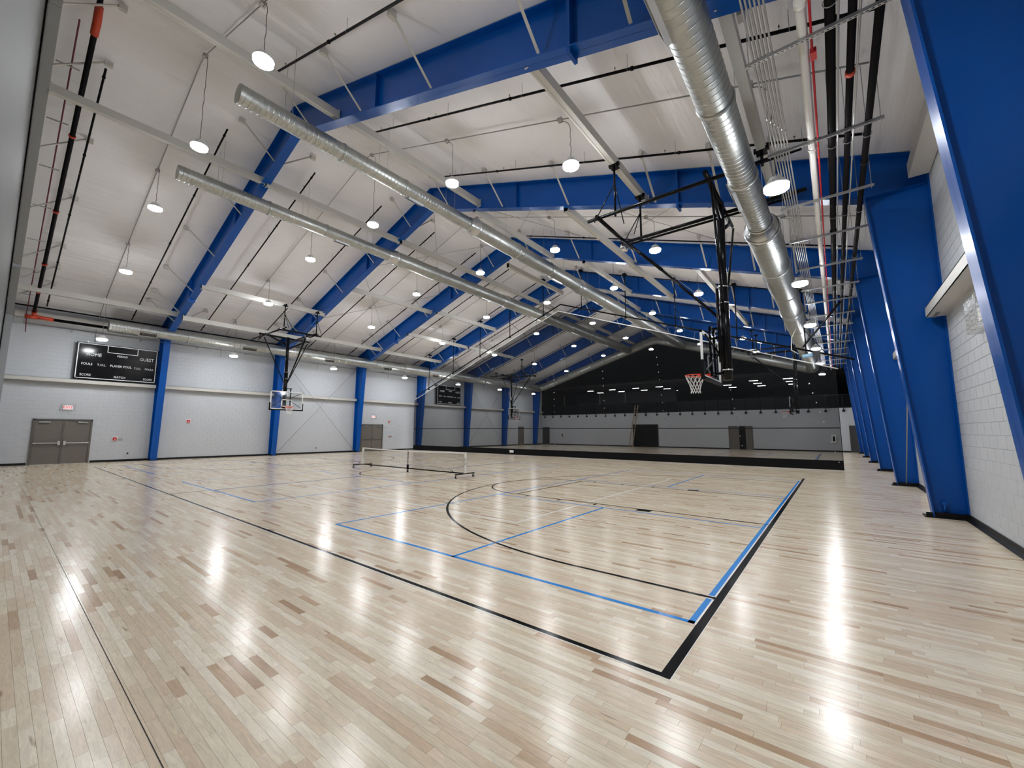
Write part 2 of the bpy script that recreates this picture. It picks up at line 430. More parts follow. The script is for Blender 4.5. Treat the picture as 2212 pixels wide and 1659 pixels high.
# liner ceiling
mb = MB()
nx, ny = 110, 92
def ceil_pt(side, i, j):
    u = i / nx; x = RX + side * u * ((XRW - RX) if side > 0 else (RX - XL))
    y = YN + (YF - YN) * j / ny
    s_ = (abs(x - RX) * 1.055) / 1.52
    ph = s_ - math.floor(s_)
    sag = -.03 * math.sin(PI * ph) ** .7 * (1 + .35 * math.sin(y * 1.1 + math.floor(s_) * 1.7))
    k = min(abs(y - f) for f in FY + [-3.05])
    sag *= 1 - math.exp(-(k / .5) ** 2)
    return (x, y, roof(x) + sag + .015 + .03 * (1 - math.exp(-(k / .5) ** 2)))
for side in (-1, 1):
    base = len(mb.v)
    for j in range(ny + 1):
        for i in range(nx + 1): mb.v.append(ceil_pt(side, i, j))
    for j in range(ny):
        for i in range(nx):
            a = base + j * (nx + 1) + i; q = (a, a + 1, a + nx + 2, a + nx + 1)
            mb.f.append(q if side < 0 else q[::-1]); mb.sm.append(True)
ceil = struct(mb.build('ceiling', LINER), 'white draped fabric liner under the pitched roof')
mb = MB()
for side in (-1, 1):
    xe = XRW + .3 if side > 0 else XL - .3
    mb.prism([(RX, RZ + .12), (xe, roof(xe) + .12), (xe, roof(xe) + .3), (RX, RZ + .3)], 1, YN - .3, YF)
struct(mb.build('roof_deck', GREYW, ceil))
# baseboards
def baseboard(name, segs, label):
    mb = MB()
    for x0, x1, y0, y1 in segs: mb.box(x0, x1, y0, y1, 0, .11)
    for x0, x1, y0, y1 in segs:
        if abs(x1 - x0) < abs(y1 - y0):
            xm = x1 if x1 > x0 else x1
            mb.prism([(x1, 0), (x1 + (x1 - x0) * 1.6, 0), (x1, .05)], 1, y0, y1)
    return struct(mb.build(name, RUBBER), label)
ys = [YN, -1.93, .19, 15.35, 17.5, 36.25, 37.45, YF]
baseboard('baseboard_left', [(XL, XL + .025, ys[i], ys[i + 1]) for i in range(0, 8, 2)], 'black rubber base along the left wall')
baseboard('baseboard_right', [(XRW, XRW - .03, YN, YF)], 'black rubber base along the right wall')
baseboard('baseboard_far', [(-28, -16.95, YF - .02, YF), (-14.0, -7.2, YF - .02, YF), (-5.15, 1.9, YF - .02, YF)], 'black rubber base along the far wall')

# wall girts (horizontal channels between the columns)
def girt(name, side, ya, yb, label):
    x = XL if side < 0 else XRW; d = .3 * (-side)
    mb = MB(); t = .012
    z0, z1 = 4.0, 4.2
    mb.box(x, x + d, ya, yb, z1 - t, z1); mb.box(x, x + d, ya, yb, z0, z0 + t)
    mb.box(x + d - (t if d > 0 else -t), x + d, ya, yb, z0, z1)
    o = mb.build(name, GREYP); struct(o, label)
    b = MB()
    for k in range(3): b.box(x + d * .55, x + d * .72, yb - .12 - .16 * k, yb - .06 - .16 * k, z0 - .03, z0)
    b.build('bolt_head', STEEL, o)
    return o
bays = [(YN, FY[0])] + [(FY[i], FY[i + 1]) for i in range(6)] + [(FY[6], YF)]
n = 1
for side, nm in ((-1, 'left'), (1, 'right')):
    for i, (a, b) in enumerate(bays):
        girt('trim_%d' % n, side, a + .16, b - .16, 'pale grey wall channel on the %s wall, %s bay from the camera end' % (nm, ORD[i])); n += 1
# eave struts
for side, nm in ((-1, 'left'), (1, 'right')):
    for i, (a, b) in enumerate(bays):
        x = (XL + .02) if side < 0 else (XRW - .34)
        mb = MB(); mb.box(x, x + .32, a + .3, b - .3, 7.0, 7.3); mb.box(x + .02, x + .3, a + .28, b - .28, 7.02, 7.28)
        struct(mb.build('trim_%d' % n, GREYP), 'pale grey eave channel over the %s wall, %s bay' % (nm, ORD[i])); n += 1

# ---------------------------------------------------------------- blue rigid frames
DEP = 1.05
def frame(y, m, label, fw=.30, braces=True, name='steel_frame', wo=0.0):
    t = thing(name, label, 'frame', (RX, y, 0), 'rigid frames of the hall')
    for s in (-1, 1):
        wx = XRW - .01 if s > 0 else XL + .01
        def X(a): return a if s > 0 else 2 * RX - a          # mirrored about the ridge line
        xin0, xin1 = 2.44, 1.90
        if s < 0: xin0, xin1 = 2 * RX + 28.63, 2 * RX + 28.1
        wxm = wx if s > 0 else 2 * RX - wx
        zt = roof(X(wxm)); zk = roof(X(xin1)) - DEP
        mb = MB()                                              # column: tapered web and two flanges
        mb.prism([(X(xin0), .02), (X(wxm), .02), (X(wxm), zt), (X(xin1), roof(X(xin1))), (X(xin1), zk)], 1, y + wo - .006, y + wo + .006)
        mb.prism([(X(xin0), .02), (X(xin0) + .022 * s, .02), (X(xin1) + .022 * s, zk), (X(xin1), zk)], 1, y - fw / 2, y + fw / 2)
        mb.box(X(wxm - .02), X(wxm), y - fw / 2, y + fw / 2, .02, zt)
        mb.prism([(X(xin1) + .03 * s, zk + .02), (X(wxm), zk + .02), (X(wxm), zk + .035), (X(xin1) + .03 * s, zk + .035)], 1, y - fw / 2 + .02, y + fw / 2 - .02)
        mb.build('column', m, t)
        mb = MB(); bp = MB()
        bp.box(X(xin0) - s * .12, X(wxm), y - fw / 2 - .03, y + fw / 2 + .03, 0, .02)
        bp.box(X(xin0) - s * .10, X(xin0) - s * .0, y - fw / 2 - .0, y - fw / 2 + .012, 0.02, .1)
        bp.box(X(xin0), X(wxm), y - fw / 2 + .02, y - fw / 2 + .032, .02, .11)
        bp.box(X(xin0), X(wxm), y + fw / 2 - .032, y + fw / 2 - .02, .02, .11)
        bp.build('base_plate', RUBBER, t)
        xr = X(xin1)
        zb = lambda x: roof(x) - DEP
        mb = MB()
        mb.prism([(RX, RZ), (xr, roof(xr)), (xr, zb(xr)), (RX, zb(RX))], 1, y + wo - .006, y + wo + .006)
        mb.prism([(RX, RZ - .0), (xr, roof(xr)), (xr, roof(xr) - .022), (RX, RZ - .022)], 1, y - fw / 2, y + fw / 2)
        mb.prism([(RX, zb(RX) + .022), (xr, zb(xr) + .022), (xr, zb(xr)), (RX, zb(RX))], 1, y - fw / 2, y + fw / 2)
        mb.prism([(X(wxm), roof(X(wxm))), (xr, roof(xr)), (xr, roof(xr) - .022), (X(wxm), roof(X(wxm)) - .022)], 1, y - fw / 2, y + fw / 2)
        mb.build('rafter', m, t)
        for xs in (-2.1, -8.0):                                 # splice and stiffener plates
            x = X(xs); mb = MB(); dz = .12 if xs == -2.1 else 0
            mb.box(x - .03, x + .03, y - fw / 2 + .01, y + fw / 2 - .01, zb(x) - dz, roof(x)) if xs == -2.1 else mb.box(x - .006, x + .006, y - fw / 2 + .02, y + .0, zb(x) + .02, roof(x))
            mb.build('splice_plate' if xs == -2.1 else 'stiffener_plate', m, t)
        if braces:
            for xb in (-2.72, -5.70, -8.68, -11.72, .3, -1.0):
                if s < 0 and xb == -1.0: xb = -.65
                x = X(xb); z0 = zb(x) + .06; z1 = roof(x) - .04
                for sd in ((-1, 1) if abs(xb) in (11.72, .3) else (-1,)):
                    mb = MB()
                    p, q = (x, y + sd * .13, z0), (x, y + sd * 1.22, z1)
                    mb.bar(p, q, .055, .006); mb.bar((x - .027, p[1], p[2] + .03), (x - .027, q[1], q[2] + .03), .006, .055)
                    mb.box(x - .05, x + .05, y + sd * 1.15, y + sd * 1.32, z1 - .12, z1 + .03)
                    mb.build('flange_brace', GREYP, t)
    mb = MB(); mb.box(RX - .02, RX + .02, y - fw / 2 + .02, y + fw / 2 - .02, RZ - DEP - .02, RZ - .01)
    mb.build('ridge_splice', m, t)
    return t
f0 = frame(FY[0], BLUE, 'blue steel roof frame nearest the camera, its column at the right picture edge')
for i in range(1, 7):
    copy_tree(f0, (RX, FY[i], 0), '%s blue steel roof frame counting from the camera' % ORD[i].capitalize() if i < 6 else 'last blue steel roof frame, nearest the far wall')
fe = frame(-3.05, GREYE, 'pale grey end frame against the near gable wall at the left picture edge', fw=.225, braces=False, name='end_frame', wo=-.1)
for k, x in enumerate((-8.7, -11.75, -13.1, -14.86, -17.85, -20.76, -23.74, -25.3, -26.67)):
    mb = MB(); z1 = roof(x) - .05
    p, q = (x, -2.95, z1 - .88), (x, -1.93, z1)
    mb.bar(p, q, .055, .006); mb.bar((x - .027, p[1], p[2] + .03), (x - .027, q[1], q[2] + .03), .006, .055); mb.box(x - .05, x + .05, -2.0, -1.83, z1 - .12, z1 + .03)
    mb.build('flange_brace', GREYP, fe)

# grey box beams between the frames
def where(x):
    d = x - RX
    if abs(d) < .8: return 'at the ridge'
    return ('%s of the ridge' % ('left' if d < 0 else 'right'))
beams = [
 (0, -10.15, 11.15), (0, -15.6, 11.2), (0, -26.3, 7.85),
 (1, -10.05, 11.15), (1, -15.55, 11.15), (1, -22.75, 8.65), (1, -25.6, 7.55), (1, -3.05, 8.7), (1, .22, 7.62),
 (2, -10.35, 11.05), (2, -15.4, 11.1), (2, -20.2, 9.75), (2, -26.0, 7.85), (2, -5.9, 9.5),
 (3, -8.5, 10.35), (3, -6.0, 9.55), (3, -3.2, 8.75), (3, -13.5, 11.4), (3, -19.7, 9.7), (3, -22.8, 8.65), (3, -26.05, 7.75), (3, -15.5, 11.1), (3, -.1, 7.6),
 (4, -10.3, 11.1), (4, -15.5, 11.1), (4, -22.7, 8.65), (4, -3.1, 8.75), (5, -10.3, 11.1), (5, -15.5, 11.1), (6, -15.5, 11.1)]
fyy = [-2.95] + FY
seen = {}
for bay, x, z in beams:
    k = seen.get((bay, where(x)), 0); seen[(bay, where(x))] = k + 1
    nm = ('between the grey end frame and the nearest blue frame' if bay == 0 else 'between the %s and %s blue frames' % (ORD[bay - 1], ORD[bay]))
    a, b = fyy[bay] + .02, fyy[bay + 1] - .02
    t = thing('box_beam', 'pale grey beam %s, %.1f m %s' % (nm, abs(x - RX), where(x)), 'beam', (x, a, z), 'pale grey beams between the blue frames')
    h, w_ = .24, .16
    mb = MB(); mb.box(x - w_ / 2, x + w_ / 2, a, b, z - h / 2, z + h / 2); mb.box(x - w_ / 2 + .04, x - w_ / 2 + .05, a, b, z - h / 2 - .006, z - h / 2)
    mb.build('beam_tube', GREYP, t)
    mb = MB(); mb.box(x - w_ / 2 - .02, x + w_ / 2 + .02, a, a + .02, z - h / 2 - .04, z + h / 2 + .04); mb.box(x - w_ / 2 - .02, x + w_ / 2 + .02, b - .02, b, z - h / 2 - .04, z + h / 2 + .04)
    mb.build('end_plate', GREYP, t)

# rod bracing
def rodx(P, Q, P2, Q2, label, r=.011):
    t = thing('cross_bracing', label, 'bracing rods', P)
    for a, b in ((P, Q), (P2, Q2)): MB().tube([a, b], r, 6).build('rod', STEEL, t)
for side, x, nm in ((-1, XL + .3, 'left'), (1, XRW - .3, 'right')):
    rodx((x, 8.95, .08), (x, 14.75, 6.7), (x, 8.95, 6.7), (x, 14.75, .08), 'crossed thin bracing rods on the %s wall before the curtain' % nm, .014)
    rodx((x, 27.4, .08), (x, 33.2, 6.7), (x, 27.4, 6.7), (x, 33.2, .08), 'crossed thin wall bracing rods on the %s wall beyond the curtain' % nm, .014)
for k, (xa, xb) in enumerate(((-13.3, -19.2), (-19.2, -25.2), (-12.9, -7.0), (-7.0, -1.0))):
    za, zb_ = roof(xa) - .18, roof(xb) - .18
    rodx((xa, 9.0, za), (xb, 14.7, zb_), (xa, 14.7, za), (xb, 9.0, zb_), 'crossed thin roof rods behind the second blue frame, %s panel from the left' % ORD[(1, 0, 2, 3)[k]])

# ---------------------------------------------------------------- pendant high-bay lights
LX = [-26.6, -22.1, -17.6, -12.55, -8.1, -3.75, .5]
LZ = [6.05, 8.35, 9.6, 9.65, 9.6, 8.35, 6.1]
LY = [-.15, 5.4, 11.55, 17.65, 23.75, 29.85, 36.0]
protos = {}
def make_light(ix):
    z0 = LZ[ix]; top = roof(LX[ix]) - .16 - z0
    t = thing('pendant_light', '', 'light', (0, 0, 0), 'round high-bay lights hanging from the roof')
    mb = MB(); mb.tube([(0, 0, .001), (0, 0, .03), (0, 0, .04), (0, 0, .07), (0, 0, .16), (0, 0, .18)], .1, 20, radii=[.207, .207, .15, .11, .11, .05])
    for k in range(20):
        a = 2 * PI * k / 20; mb.bar((.115 * math.cos(a), .115 * math.sin(a), .11), (.145 * math.cos(a), .145 * math.sin(a), .05), .004, .05)
    mb.build('lamp_housing', WMET, t)
    mb = MB(); mb.tube([(0, 0, .0), (0, 0, -.055), (0, 0, -.08)], .2, 12, caps=True, radii=[.2, .2, .15]); mb.build('lamp_lens', LENS, t)
    mb = MB(); mb.torus((0, 0, .22), .035, .006, 12, 5, axis=1); mb.build('hook', STEEL, t)
    pts = []; n = 16; rnd = random.Random(ix)
    for i in range(n + 1):
        u = i / n; x = (rnd.uniform(-.012, .012)) if 0 < i < n else 0
        pts.append((x - (.0), x * .5, .25 + (top - .35 - .25) * u))
    for i in range(1, 7):
        a = i / 6 * PI / 2; pts.append((-.28 * (1 - math.cos(a)) , 0, top - .35 + .35 * math.sin(a)))
    MB().tube(pts, .008, 5).build('cord', CABLE, t)
    return t
wx_words = ['against the left wall', 'second from the left wall', 'third from the left wall', 'over the ridge line', 'just right of the ridge line', 'second from the right wall', 'beside the right wall']
wy_words = ['nearest row', 'second row', 'third row', 'fourth row before the curtain', 'fifth row, beyond the curtain', 'sixth row, beyond the curtain', 'farthest row, beyond the curtain']
for ix in range(7):
    t0 = None
    for iy in range(7):
        lab = 'round glowing pendant light, %s, %s' % (wy_words[iy].replace(',', ''), wx_words[ix])
        if t0 is None:
            t0 = make_light(ix); t0.location = (LX[ix], LY[iy], LZ[ix]); t0['label'] = lab
        else: copy_tree(t0, (LX[ix], LY[iy], LZ[ix]), lab)
# conduit runs with junction boxes
for iy in range(7):
    y = LY[iy]
    t = thing('ceiling_conduit', 'thin grey conduit across the roof above the %s of lights' % wy_words[iy].replace(',', ''), 'conduit', (RX, y, RZ), 'light conduits under the roof')
    h = .17; r = .016
    MB().tube([(-28.9, y, 6.2), (-28.9, y, 7.2), (-28.8, y, 7.4), (-28.5, y, 7.45), (-26.9, y, roof(-26.9) - h), (RX - .2, y, RZ - h - .06), (RX + .2, y, RZ - h - .06), (1.9, y, roof(1.9) - h)], r, 6).build('conduit', STEEL, t)
    for x in LX:
        xx = x - .3; zz = roof(xx) - h
        mb = MB(); mb.box(xx - .06, xx + .06, y - .06, y + .06, zz - .05, zz + .03); mb.build('junction_box', STEEL, t)

# ---------------------------------------------------------------- sprinkler branches
SY = [1.05, 4.1, 7.2, 10.4, 13.55, 16.65, 19.75, 22.9, 26.0, 29.1, 32.2, 35.3]
def branch(side, y, label):
    t = thing('sprinkler_pipe', label, 'pipe', (RX, y, 0), 'black sprinkler pipes under the roof')
    h = .34
    xa, xb = (-14.8, -28.2) if side < 0 else (-11.1, 1.95)
    P = lambda x, dz=0: (x, y, roof(x) - h + dz)
    MB().tube([P(xa), P(xb)], .028, 8).build('pipe_run', BPIPE, t)
    for i in range(5):
        x = xa + (xb - xa) * (.02 + .235 * i); d = .03 * (1 if side > 0 else -1)
        MB().tube([P(x), P(x + d * 1.6)], .042, 8).build('pipe_coupling', BPIPE, t)
    for i in range(5):
        x = xa + (xb - xa) * (.07 + .21 * i); q = P(x)
        MB().tube([q, (x, y, q[2] + .1)], .012, 6).tube([(x, y, q[2] + .1), (x, y, q[2] + .105)], .025, 8).build('sprinkler_head', CHROME, t)
    for i in range(5):
        x = xa + (xb - xa) * (.12 + .2 * i); q = P(x)
        MB().tube([q, (x, y, roof(x))], .006, 5).torus(q, .034, .004, 10, 4, axis=0).build('hanger_rod', STEEL, t)
    return t
for side, nm in ((-1, 'left'), (1, 'right')):
    b0 = branch(side, SY[0], 'thin black sprinkler pipe down the %s roof slope, first from the camera' % nm)
    for i, y in enumerate(SY[1:], 1):
        copy_tree(b0, (RX, y, 0), 'thin black sprinkler pipe down the %s roof slope, %s from the camera' % (nm, ORD[i]))
copy_tree([o for o in col.objects if o.get('label') == 'thin black sprinkler pipe down the left roof slope, first from the camera'][0], (RX, -1.97, 0), 'thin dark sprinkler pipe beside the end wall, left roof slope')
# main riser pipe along the near gable and the eave mains
t = thing('sprinkler_main', 'thick black pipe with orange couplings running down the roof by the end wall', 'pipe', (-20, -2.33, 9))
P = lambda x, dz=0: (x, -2.33, roof(x) - .6 + dz)
MB().tube([P(-13.7), P(-27.95), (-28.25, -2.33, 7.15)], .062, 12).build('pipe_run', BPIPE, t)
for x in (-17.3, -21.0, -24.4, -26.6): MB().tube([P(x), P(x - .07)], .085, 10).build('pipe_coupling', ORANGE, t, label='orange pipe coupling')
MB().tube([P(-13.75), P(-13.55, .02), (-13.4, -2.33, RZ - .75), (-13.3, -2.33, RZ - .55), (-13.28, -2.33, RZ - .3)], .085, 12).build('pipe_elbow', ORANGE, t, label='orange elbow')
MB().tube([(-13.28, -2.33, RZ - .35), (-13.25, -2.33, RZ - .02)], .06, 10).build('pipe_stub', BPIPE, t)
mb = MB(); mb.tube([(-28.2, -2.33, 7.3), (-28.3, -2.33, 7.05), (-28.3, -2.15, 6.97), (-28.3, -1.7, 6.95)], .09, 12); mb.tube([(-28.3, -2.6, 6.95), (-28.3, -2.2, 6.95)], .09, 12)
mb.build('pipe_tee', ORANGE, t, label='orange bottom tee')
t = thing('alarm_conduit', 'thin dark red conduit down the roof by the end wall', 'conduit', (-20, -2.62, 9))
MB().tube([(-13.6, -2.62, roof(-13.6) - .55), (-28.6, -2.55, roof(-28.6) - .55), (-28.9, -2.5, 6.3)], .018, 6).build('conduit', PURPLE, t)
for x in (-15, -17, -19, -21, -23, -25, -27): MB().bar((x, -2.9, roof(x) - .6), (x, -2.45, roof(x) - .58), .03, .03).build('support_channel', STEEL, t)
t = thing('eave_main', 'black sprinkler main along the left eave behind the duct', 'pipe', (-28.3, 10, 7))
MB().tube([(-28.3, -2.6, 6.95), (-28.3, 38.2, 6.95)], .07, 10).build('pipe_run', BPIPE, t)
t = thing('upper_eave_pipe', 'thinner black pipe high along the left eave', 'pipe', (-28.5, 10, 7.6))
MB().tube([(-28.5, -3.0, 7.5), (-28.5, 38.2, 7.5)], .035, 8).build('pipe_run', BPIPE, t)
t = thing('wall_conduit', 'pale conduit pair along the left wall above the scoreboard', 'conduit', (-28.8, 5, 6.3))
for dz in (0, .12): MB().tube([(-28.85, -2.6, 6.95 - dz * 2), (-28.85, 21, 6.75 - dz * 2)], .028 if dz == 0 else .018, 8).build('conduit', PIPEW if dz == 0 else STEEL, t)
for k in range(9):
    y = -1 + 2.6 * k; MB().tube([(-28.85, y, 6.85), (-28.85, y, 7.6)], .006, 5).box(-29.1, -28.8, y - .02, y + .02, 6.6, 6.64).build('hanger_rod', STEEL, t)

# ---------------------------------------------------------------- ducts
def spiral(mb, pts_axis, y0, y1, r, pitch=.13, n=28, h=.005):
    x, z = pts_axis; T = int((y1 - y0) / pitch); p = (y1 - y0) / T
    offs = [(.03, r), (.80, r), (.86, r), (.885, r + h), (.945, r + h), (.97, r)]
    base = len(mb.v); N = T * n
    for o_, rr in offs:
        for k in range(N + n + 1):
            t = 2 * PI * (k % n) / n; yy = y0 + p * (k / n + o_ - 1)
            yy = min(max(yy, y0), y1)
            mb.v.append((x + rr * math.cos(t), yy, z + rr * math.sin(t)))
    st = N + n + 1
    for m in range(6):
        for k in range(N):
            a = base + m * st + k
            b = base + (m + 1) * st + k if m < 5 else base + k + n
            mb.f.append((a, a + 1, b + 1, b)); mb.sm.append(True)
def duct(name, label, x, z, secs, rings, grilles, facing, y_end):
    t = thing(name, label, 'duct', (x, secs[0][0], z), 'round galvanised ducts along the hall')
    for (y0, y1, r) in secs:
        mb = MB(); spiral(mb, (x, z), y0, y1, r); mb.build('duct_section', GALV, t)
    mb = MB(); r = secs[0][2]; mb.tube([(x, secs[0][0] - .01, z), (x, secs[0][0] + .02, z)], r - .004, 28); mb.build('end_cap', GALV, t)
    for i in range(len(secs) - 1):
        y = secs[i][1]; mb = MB(); a, b = secs[i][2], secs[i + 1][2]
        mb.tube([(x, y - .35, z), (x, y - .33, z), (x, y - .3, z), (x, y + .05, z), (x, y + .12, z), (x, y + .14, z)], a, 28, caps=False, radii=[a + .01, a + .03, a + .012, b + .012, b + .03, b + .01])
        mb.build('reducer', GALVB, t)
    for y in rings:
        r = [s_[2] for s_ in secs if s_[0] <= y <= s_[1]][0]
        mb = MB(); mb.tube([(x, y - .05, z), (x, y - .03, z), (x, y + .03, z), (x, y + .05, z)], r, 28, caps=False, radii=[r + .004, r + .026, r + .026, r + .004]); mb.build('joint_ring', GALV, t)
    fx, fz = facing; L = math.hypot(fx, fz); fx /= L; fz /= L
    for (ya, yb) in grilles:
        r = [s_[2] for s_ in secs if s_[0] <= ya <= s_[1]][0]
        c = Vector((x + fx * (r - .01), 0, z + fz * (r - .01))); nrm = Vector((fx, 0, fz)); tv = Vector((-fz, 0, fx)); hw = .1
        mb = MB()
        def B(u0, u1, y0, y1, d0, d1):
            P = [c + tv * u + nrm * d + Vector((0, yy, 0)) for u, yy, d in ((u0, y0, d0), (u1, y0, d0), (u1, y1, d0), (u0, y1, d0), (u0, y0, d1), (u1, y0, d1), (u1, y1, d1), (u0, y1, d1))]
            n = len(mb.v); mb.v += [tuple(q) for q in P]
            for f in ((3, 2, 1, 0), (4, 5, 6, 7), (0, 1, 5, 4), (1, 2, 6, 5), (2, 3, 7, 6), (3, 0, 4, 7)): mb.f.append(tuple(n + i for i in f)); mb.sm.append(False)
        B(-hw - .03, -hw, ya - .03, yb + .03, -.05, .05); B(hw, hw + .03, ya - .03, yb + .03, -.05, .05); B(-hw, hw, ya - .03, ya, -.05, .05); B(-hw, hw, yb, yb + .03, -.05, .05)
        g = mb.build('grille', GALVB, t)
        mb = MB(); B(-hw, hw, ya, yb, .0, .012); mb.build('grille_back', BLACK, g)
        mb = MB(); k = ya + .03
        while k < yb: B(-hw, hw, k, k + .006, .014, .026); k += .04
        o = mb.build('grille_slats', STEEL, g); o['kind'] = 'stuff'
    mb = MB()                                                   # hanger wires
    y = secs[0][0] + 1.2
    while y < y_end:
        for sx in (-1, 1):
            r = [s_[2] for s_ in secs if s_[0] <= y <= s_[1]][0]; MB().tube([(x + sx * r, y, z), (x + sx * r, y, roof(x + sx * r))], .005, 4).build('hanger_wire', STEEL, t)
        y += 3.05
    return t
R1 = [(.05, 8.7, .25), (8.7, 17.6, .35), (17.6, 38.6, .40)]
duct('ridge_duct', 'round spiral duct just right of the ridge, open run with two grilles', -10.3, 10.18, R1, [2.85, 5.15, 11.6, 14.4, 20.5, 23.5, 26.5, 29.6, 32.6], [(5.4, 6.0), (14.9, 15.8)], (-.42, -.9), 38)
duct('ridge_duct', 'round spiral duct just left of the ridge, ending over the left court', -15.9, 10.37, R1, [2.9, 5.2, 11.4, 14.3, 20.5, 23.5, 26.5, 29.6, 32.6], [(5.7, 6.3), (15.3, 16.0)], (-.25, -.97), 38)
RL = [(.15, 9.1, .32), (9.1, 18.7, .38), (18.7, 38.6, .43)]
duct('wall_duct', 'round spiral duct along the left wall above the scoreboard', -27.7, 6.95, RL, [3.4, 5.9, 12.9, 15.6, 22.4, 25.5, 28.5, 31.6], [(1.3, 2.0), (6.1, 6.9), (11.3, 12.0), (16.2, 16.9), (21.3, 22.0)], (.75, -.66), 38)
RR = [(-3.4, 8.9, .265), (8.9, 18.2, .40), (18.2, 38.6, .43)]
duct('wall_duct', 'large round spiral duct overhead beside the near basketball goal', -.12, 6.95, RR, [.4, 3.7, 6.2, 12.0, 15.1, 21.5, 24.5, 27.5, 30.5], [(.8, 2.0), (6.3, 7.2), (12.8, 14.2)], (-.93, -.37), 38)
t = thing('header_duct', 'sloping galvanised header duct joining the ducts near the far wall', 'duct', (RX, 38.9, 11))
mb = MB(); mb.tube([(-27.7, 38.3, 6.95), (-27.65, 38.75, 6.98), (-27.2, 38.95, 7.08), (RX - .3, 38.95, 11.1), (RX + .3, 38.95, 11.1), (-.6, 38.95, 7.08), (-.17, 38.75, 6.98), (-.12, 38.3, 6.95)], .43, 28); mb.build('duct_section', GALV, t)
for i in range(9):
    for s in (-1, 1):
        x = RX + s * (1.2 + i * 1.5); z = 11.1 - (abs(x - RX) - .3) * .29; d = .05
        MB().tube([(x - d, 38.95, z + s * d * .29), (x + d, 38.95, z - s * d * .29)], .455, 24).build('joint_ring', GALV, t)

# ---------------------------------------------------------------- service rack by the right wall
TZ = 6.6
traps = [.5, 2.84, 5.16, 7.4, 9.46, 11.8, 14.1, 16.0, 18.3, 20.6, 22.9, 25.2, 27.5, 29.8, 32.1, 34.4]
for i, y in enumerate(traps):
    t = thing('trapeze_hanger', 'slotted steel hanger bar under the pipe rack, %s from the camera' % (ORD + ['fifteenth', 'sixteenth'])[i], 'hanger', (1.2, y, TZ), 'trapeze hangers carrying the right hand pipes')
    mb = MB(); mb.box(.42, 1.98, y - .02, y - .017, TZ - .041, TZ); mb.box(.42, 1.98, y + .017, y + .02, TZ - .041, TZ)
    k = .44                                                     # slotted face
    mb.box(.42, 1.98, y - .02, y - .008, TZ - .044, TZ - .041); mb.box(.42, 1.98, y + .008, y + .02, TZ - .044, TZ - .041)
    while k < 1.96: mb.box(k, k + .025, y - .009, y + .009, TZ - .044, TZ - .041); k += .052
    mb.build('strut_channel', STEEL, t)
    for x in (.46, 1.94): MB().tube([(x, y, TZ - .08), (x, y, roof(x))], .006, 5).build('hanger_rod', STEEL, t)
    mb = MB()
    for x in [.52 + .042 * k for k in range(6)] + [1.405, 1.61]: mb.torus((x, y, TZ + .016), .017, .003, 8, 4, axis=1)
    mb.build('pipe_clamps', STEEL, t)['kind'] = 'stuff'
G = 'pipes and conduits on the right hand rack'
for k in range(6):
    x = .52 + .042 * k
    o = thing('rack_conduit', 'thin zinc conduit in the bundle of six, %s from the left' % ORD[k], 'conduit', (x, 10, TZ), G)
    MB().tube([(x, -3.4, TZ + .016), (x, 15 + k, TZ + .016), (x + .05, 25, TZ + .016), (x + .05, 38, TZ + .016)], .0125, 6).build('conduit', STEEL, o)
    for j in range(8): MB().tube([(x, -2 + 3.05 * j + .1 * k, TZ + .016), (x, -1.93 + 3.05 * j + .1 * k, TZ + .016)], .017, 6).build('coupling', STEEL, o)
def rack(name, label, cat, x, r, m, z=None, ringm=None, rings=(), rm=None):
    z = z or TZ + r
    o = thing(name, label, cat, (x, 10, z), G)
    MB().tube([(x, -3.4, z), (x, 38.2, z)], r, 14).build('pipe_run', m, o)
    if rings:
        for y in rings: MB().tube([(x, y - .04, z), (x, y + .04, z)], r + .012, 14).build('pipe_coupling', rm or m, o)
    return o
rack('drain_pipe', 'thick white jacketed pipe on the rack', 'pipe', 1.06, .055, PIPEW, rings=(2.35, 5.5, 8.7, 11.8), rm=PIPEW)
o = rack('alarm_pipe', 'thin red pipe beside the thick white pipe', 'pipe', 1.145, .014, RED)
mb = MB(); mb.box(1.12, 1.19, 3.13, 3.28, TZ - .02, TZ + .05); mb.build('junction_box', RED, o, label='red junction box')
rack('water_pipe', 'thick black pipe on the rack nearest the white pipe', 'pipe', 1.335, .055, BPIPE, rings=(1.2, 9.5), rm=BPIPE)
rack('rack_conduit', 'zinc conduit between the first and second black pipes', 'conduit', 1.41, .013, STEEL)
rack('water_pipe', 'middle thick black pipe on the rack with an orange coupling', 'pipe', 1.545, .045, BPIPE, rings=(3.9,), rm=ORANGE)
rack('rack_conduit', 'zinc conduit between the second and third black pipes', 'conduit', 1.615, .013, STEEL)
rack('water_pipe', 'outermost thick black pipe on the rack by the blue columns', 'pipe', 1.80, .048, BPIPE, rings=(6.5,), rm=BPIPE)
t = thing('pipe_hanger_set', 'loose clevis hangers around the black pipes', 'hanger', (1.5, 5, 7))
for y in (2.55, 5.6, 8.6, 11.7, 14.9):
    for x, z, r in ((1.335, TZ + .055, .062), (1.545, TZ + .045, .052), (1.8, TZ + .048, .055)):
        mb = MB(); mb.torus((x, y, z), r + .006, .006, 16, 4, axis=1); mb.tube([(x, y, z + r), (x, y, roof(x))], .006, 5); mb.build('clevis', STEEL, t)

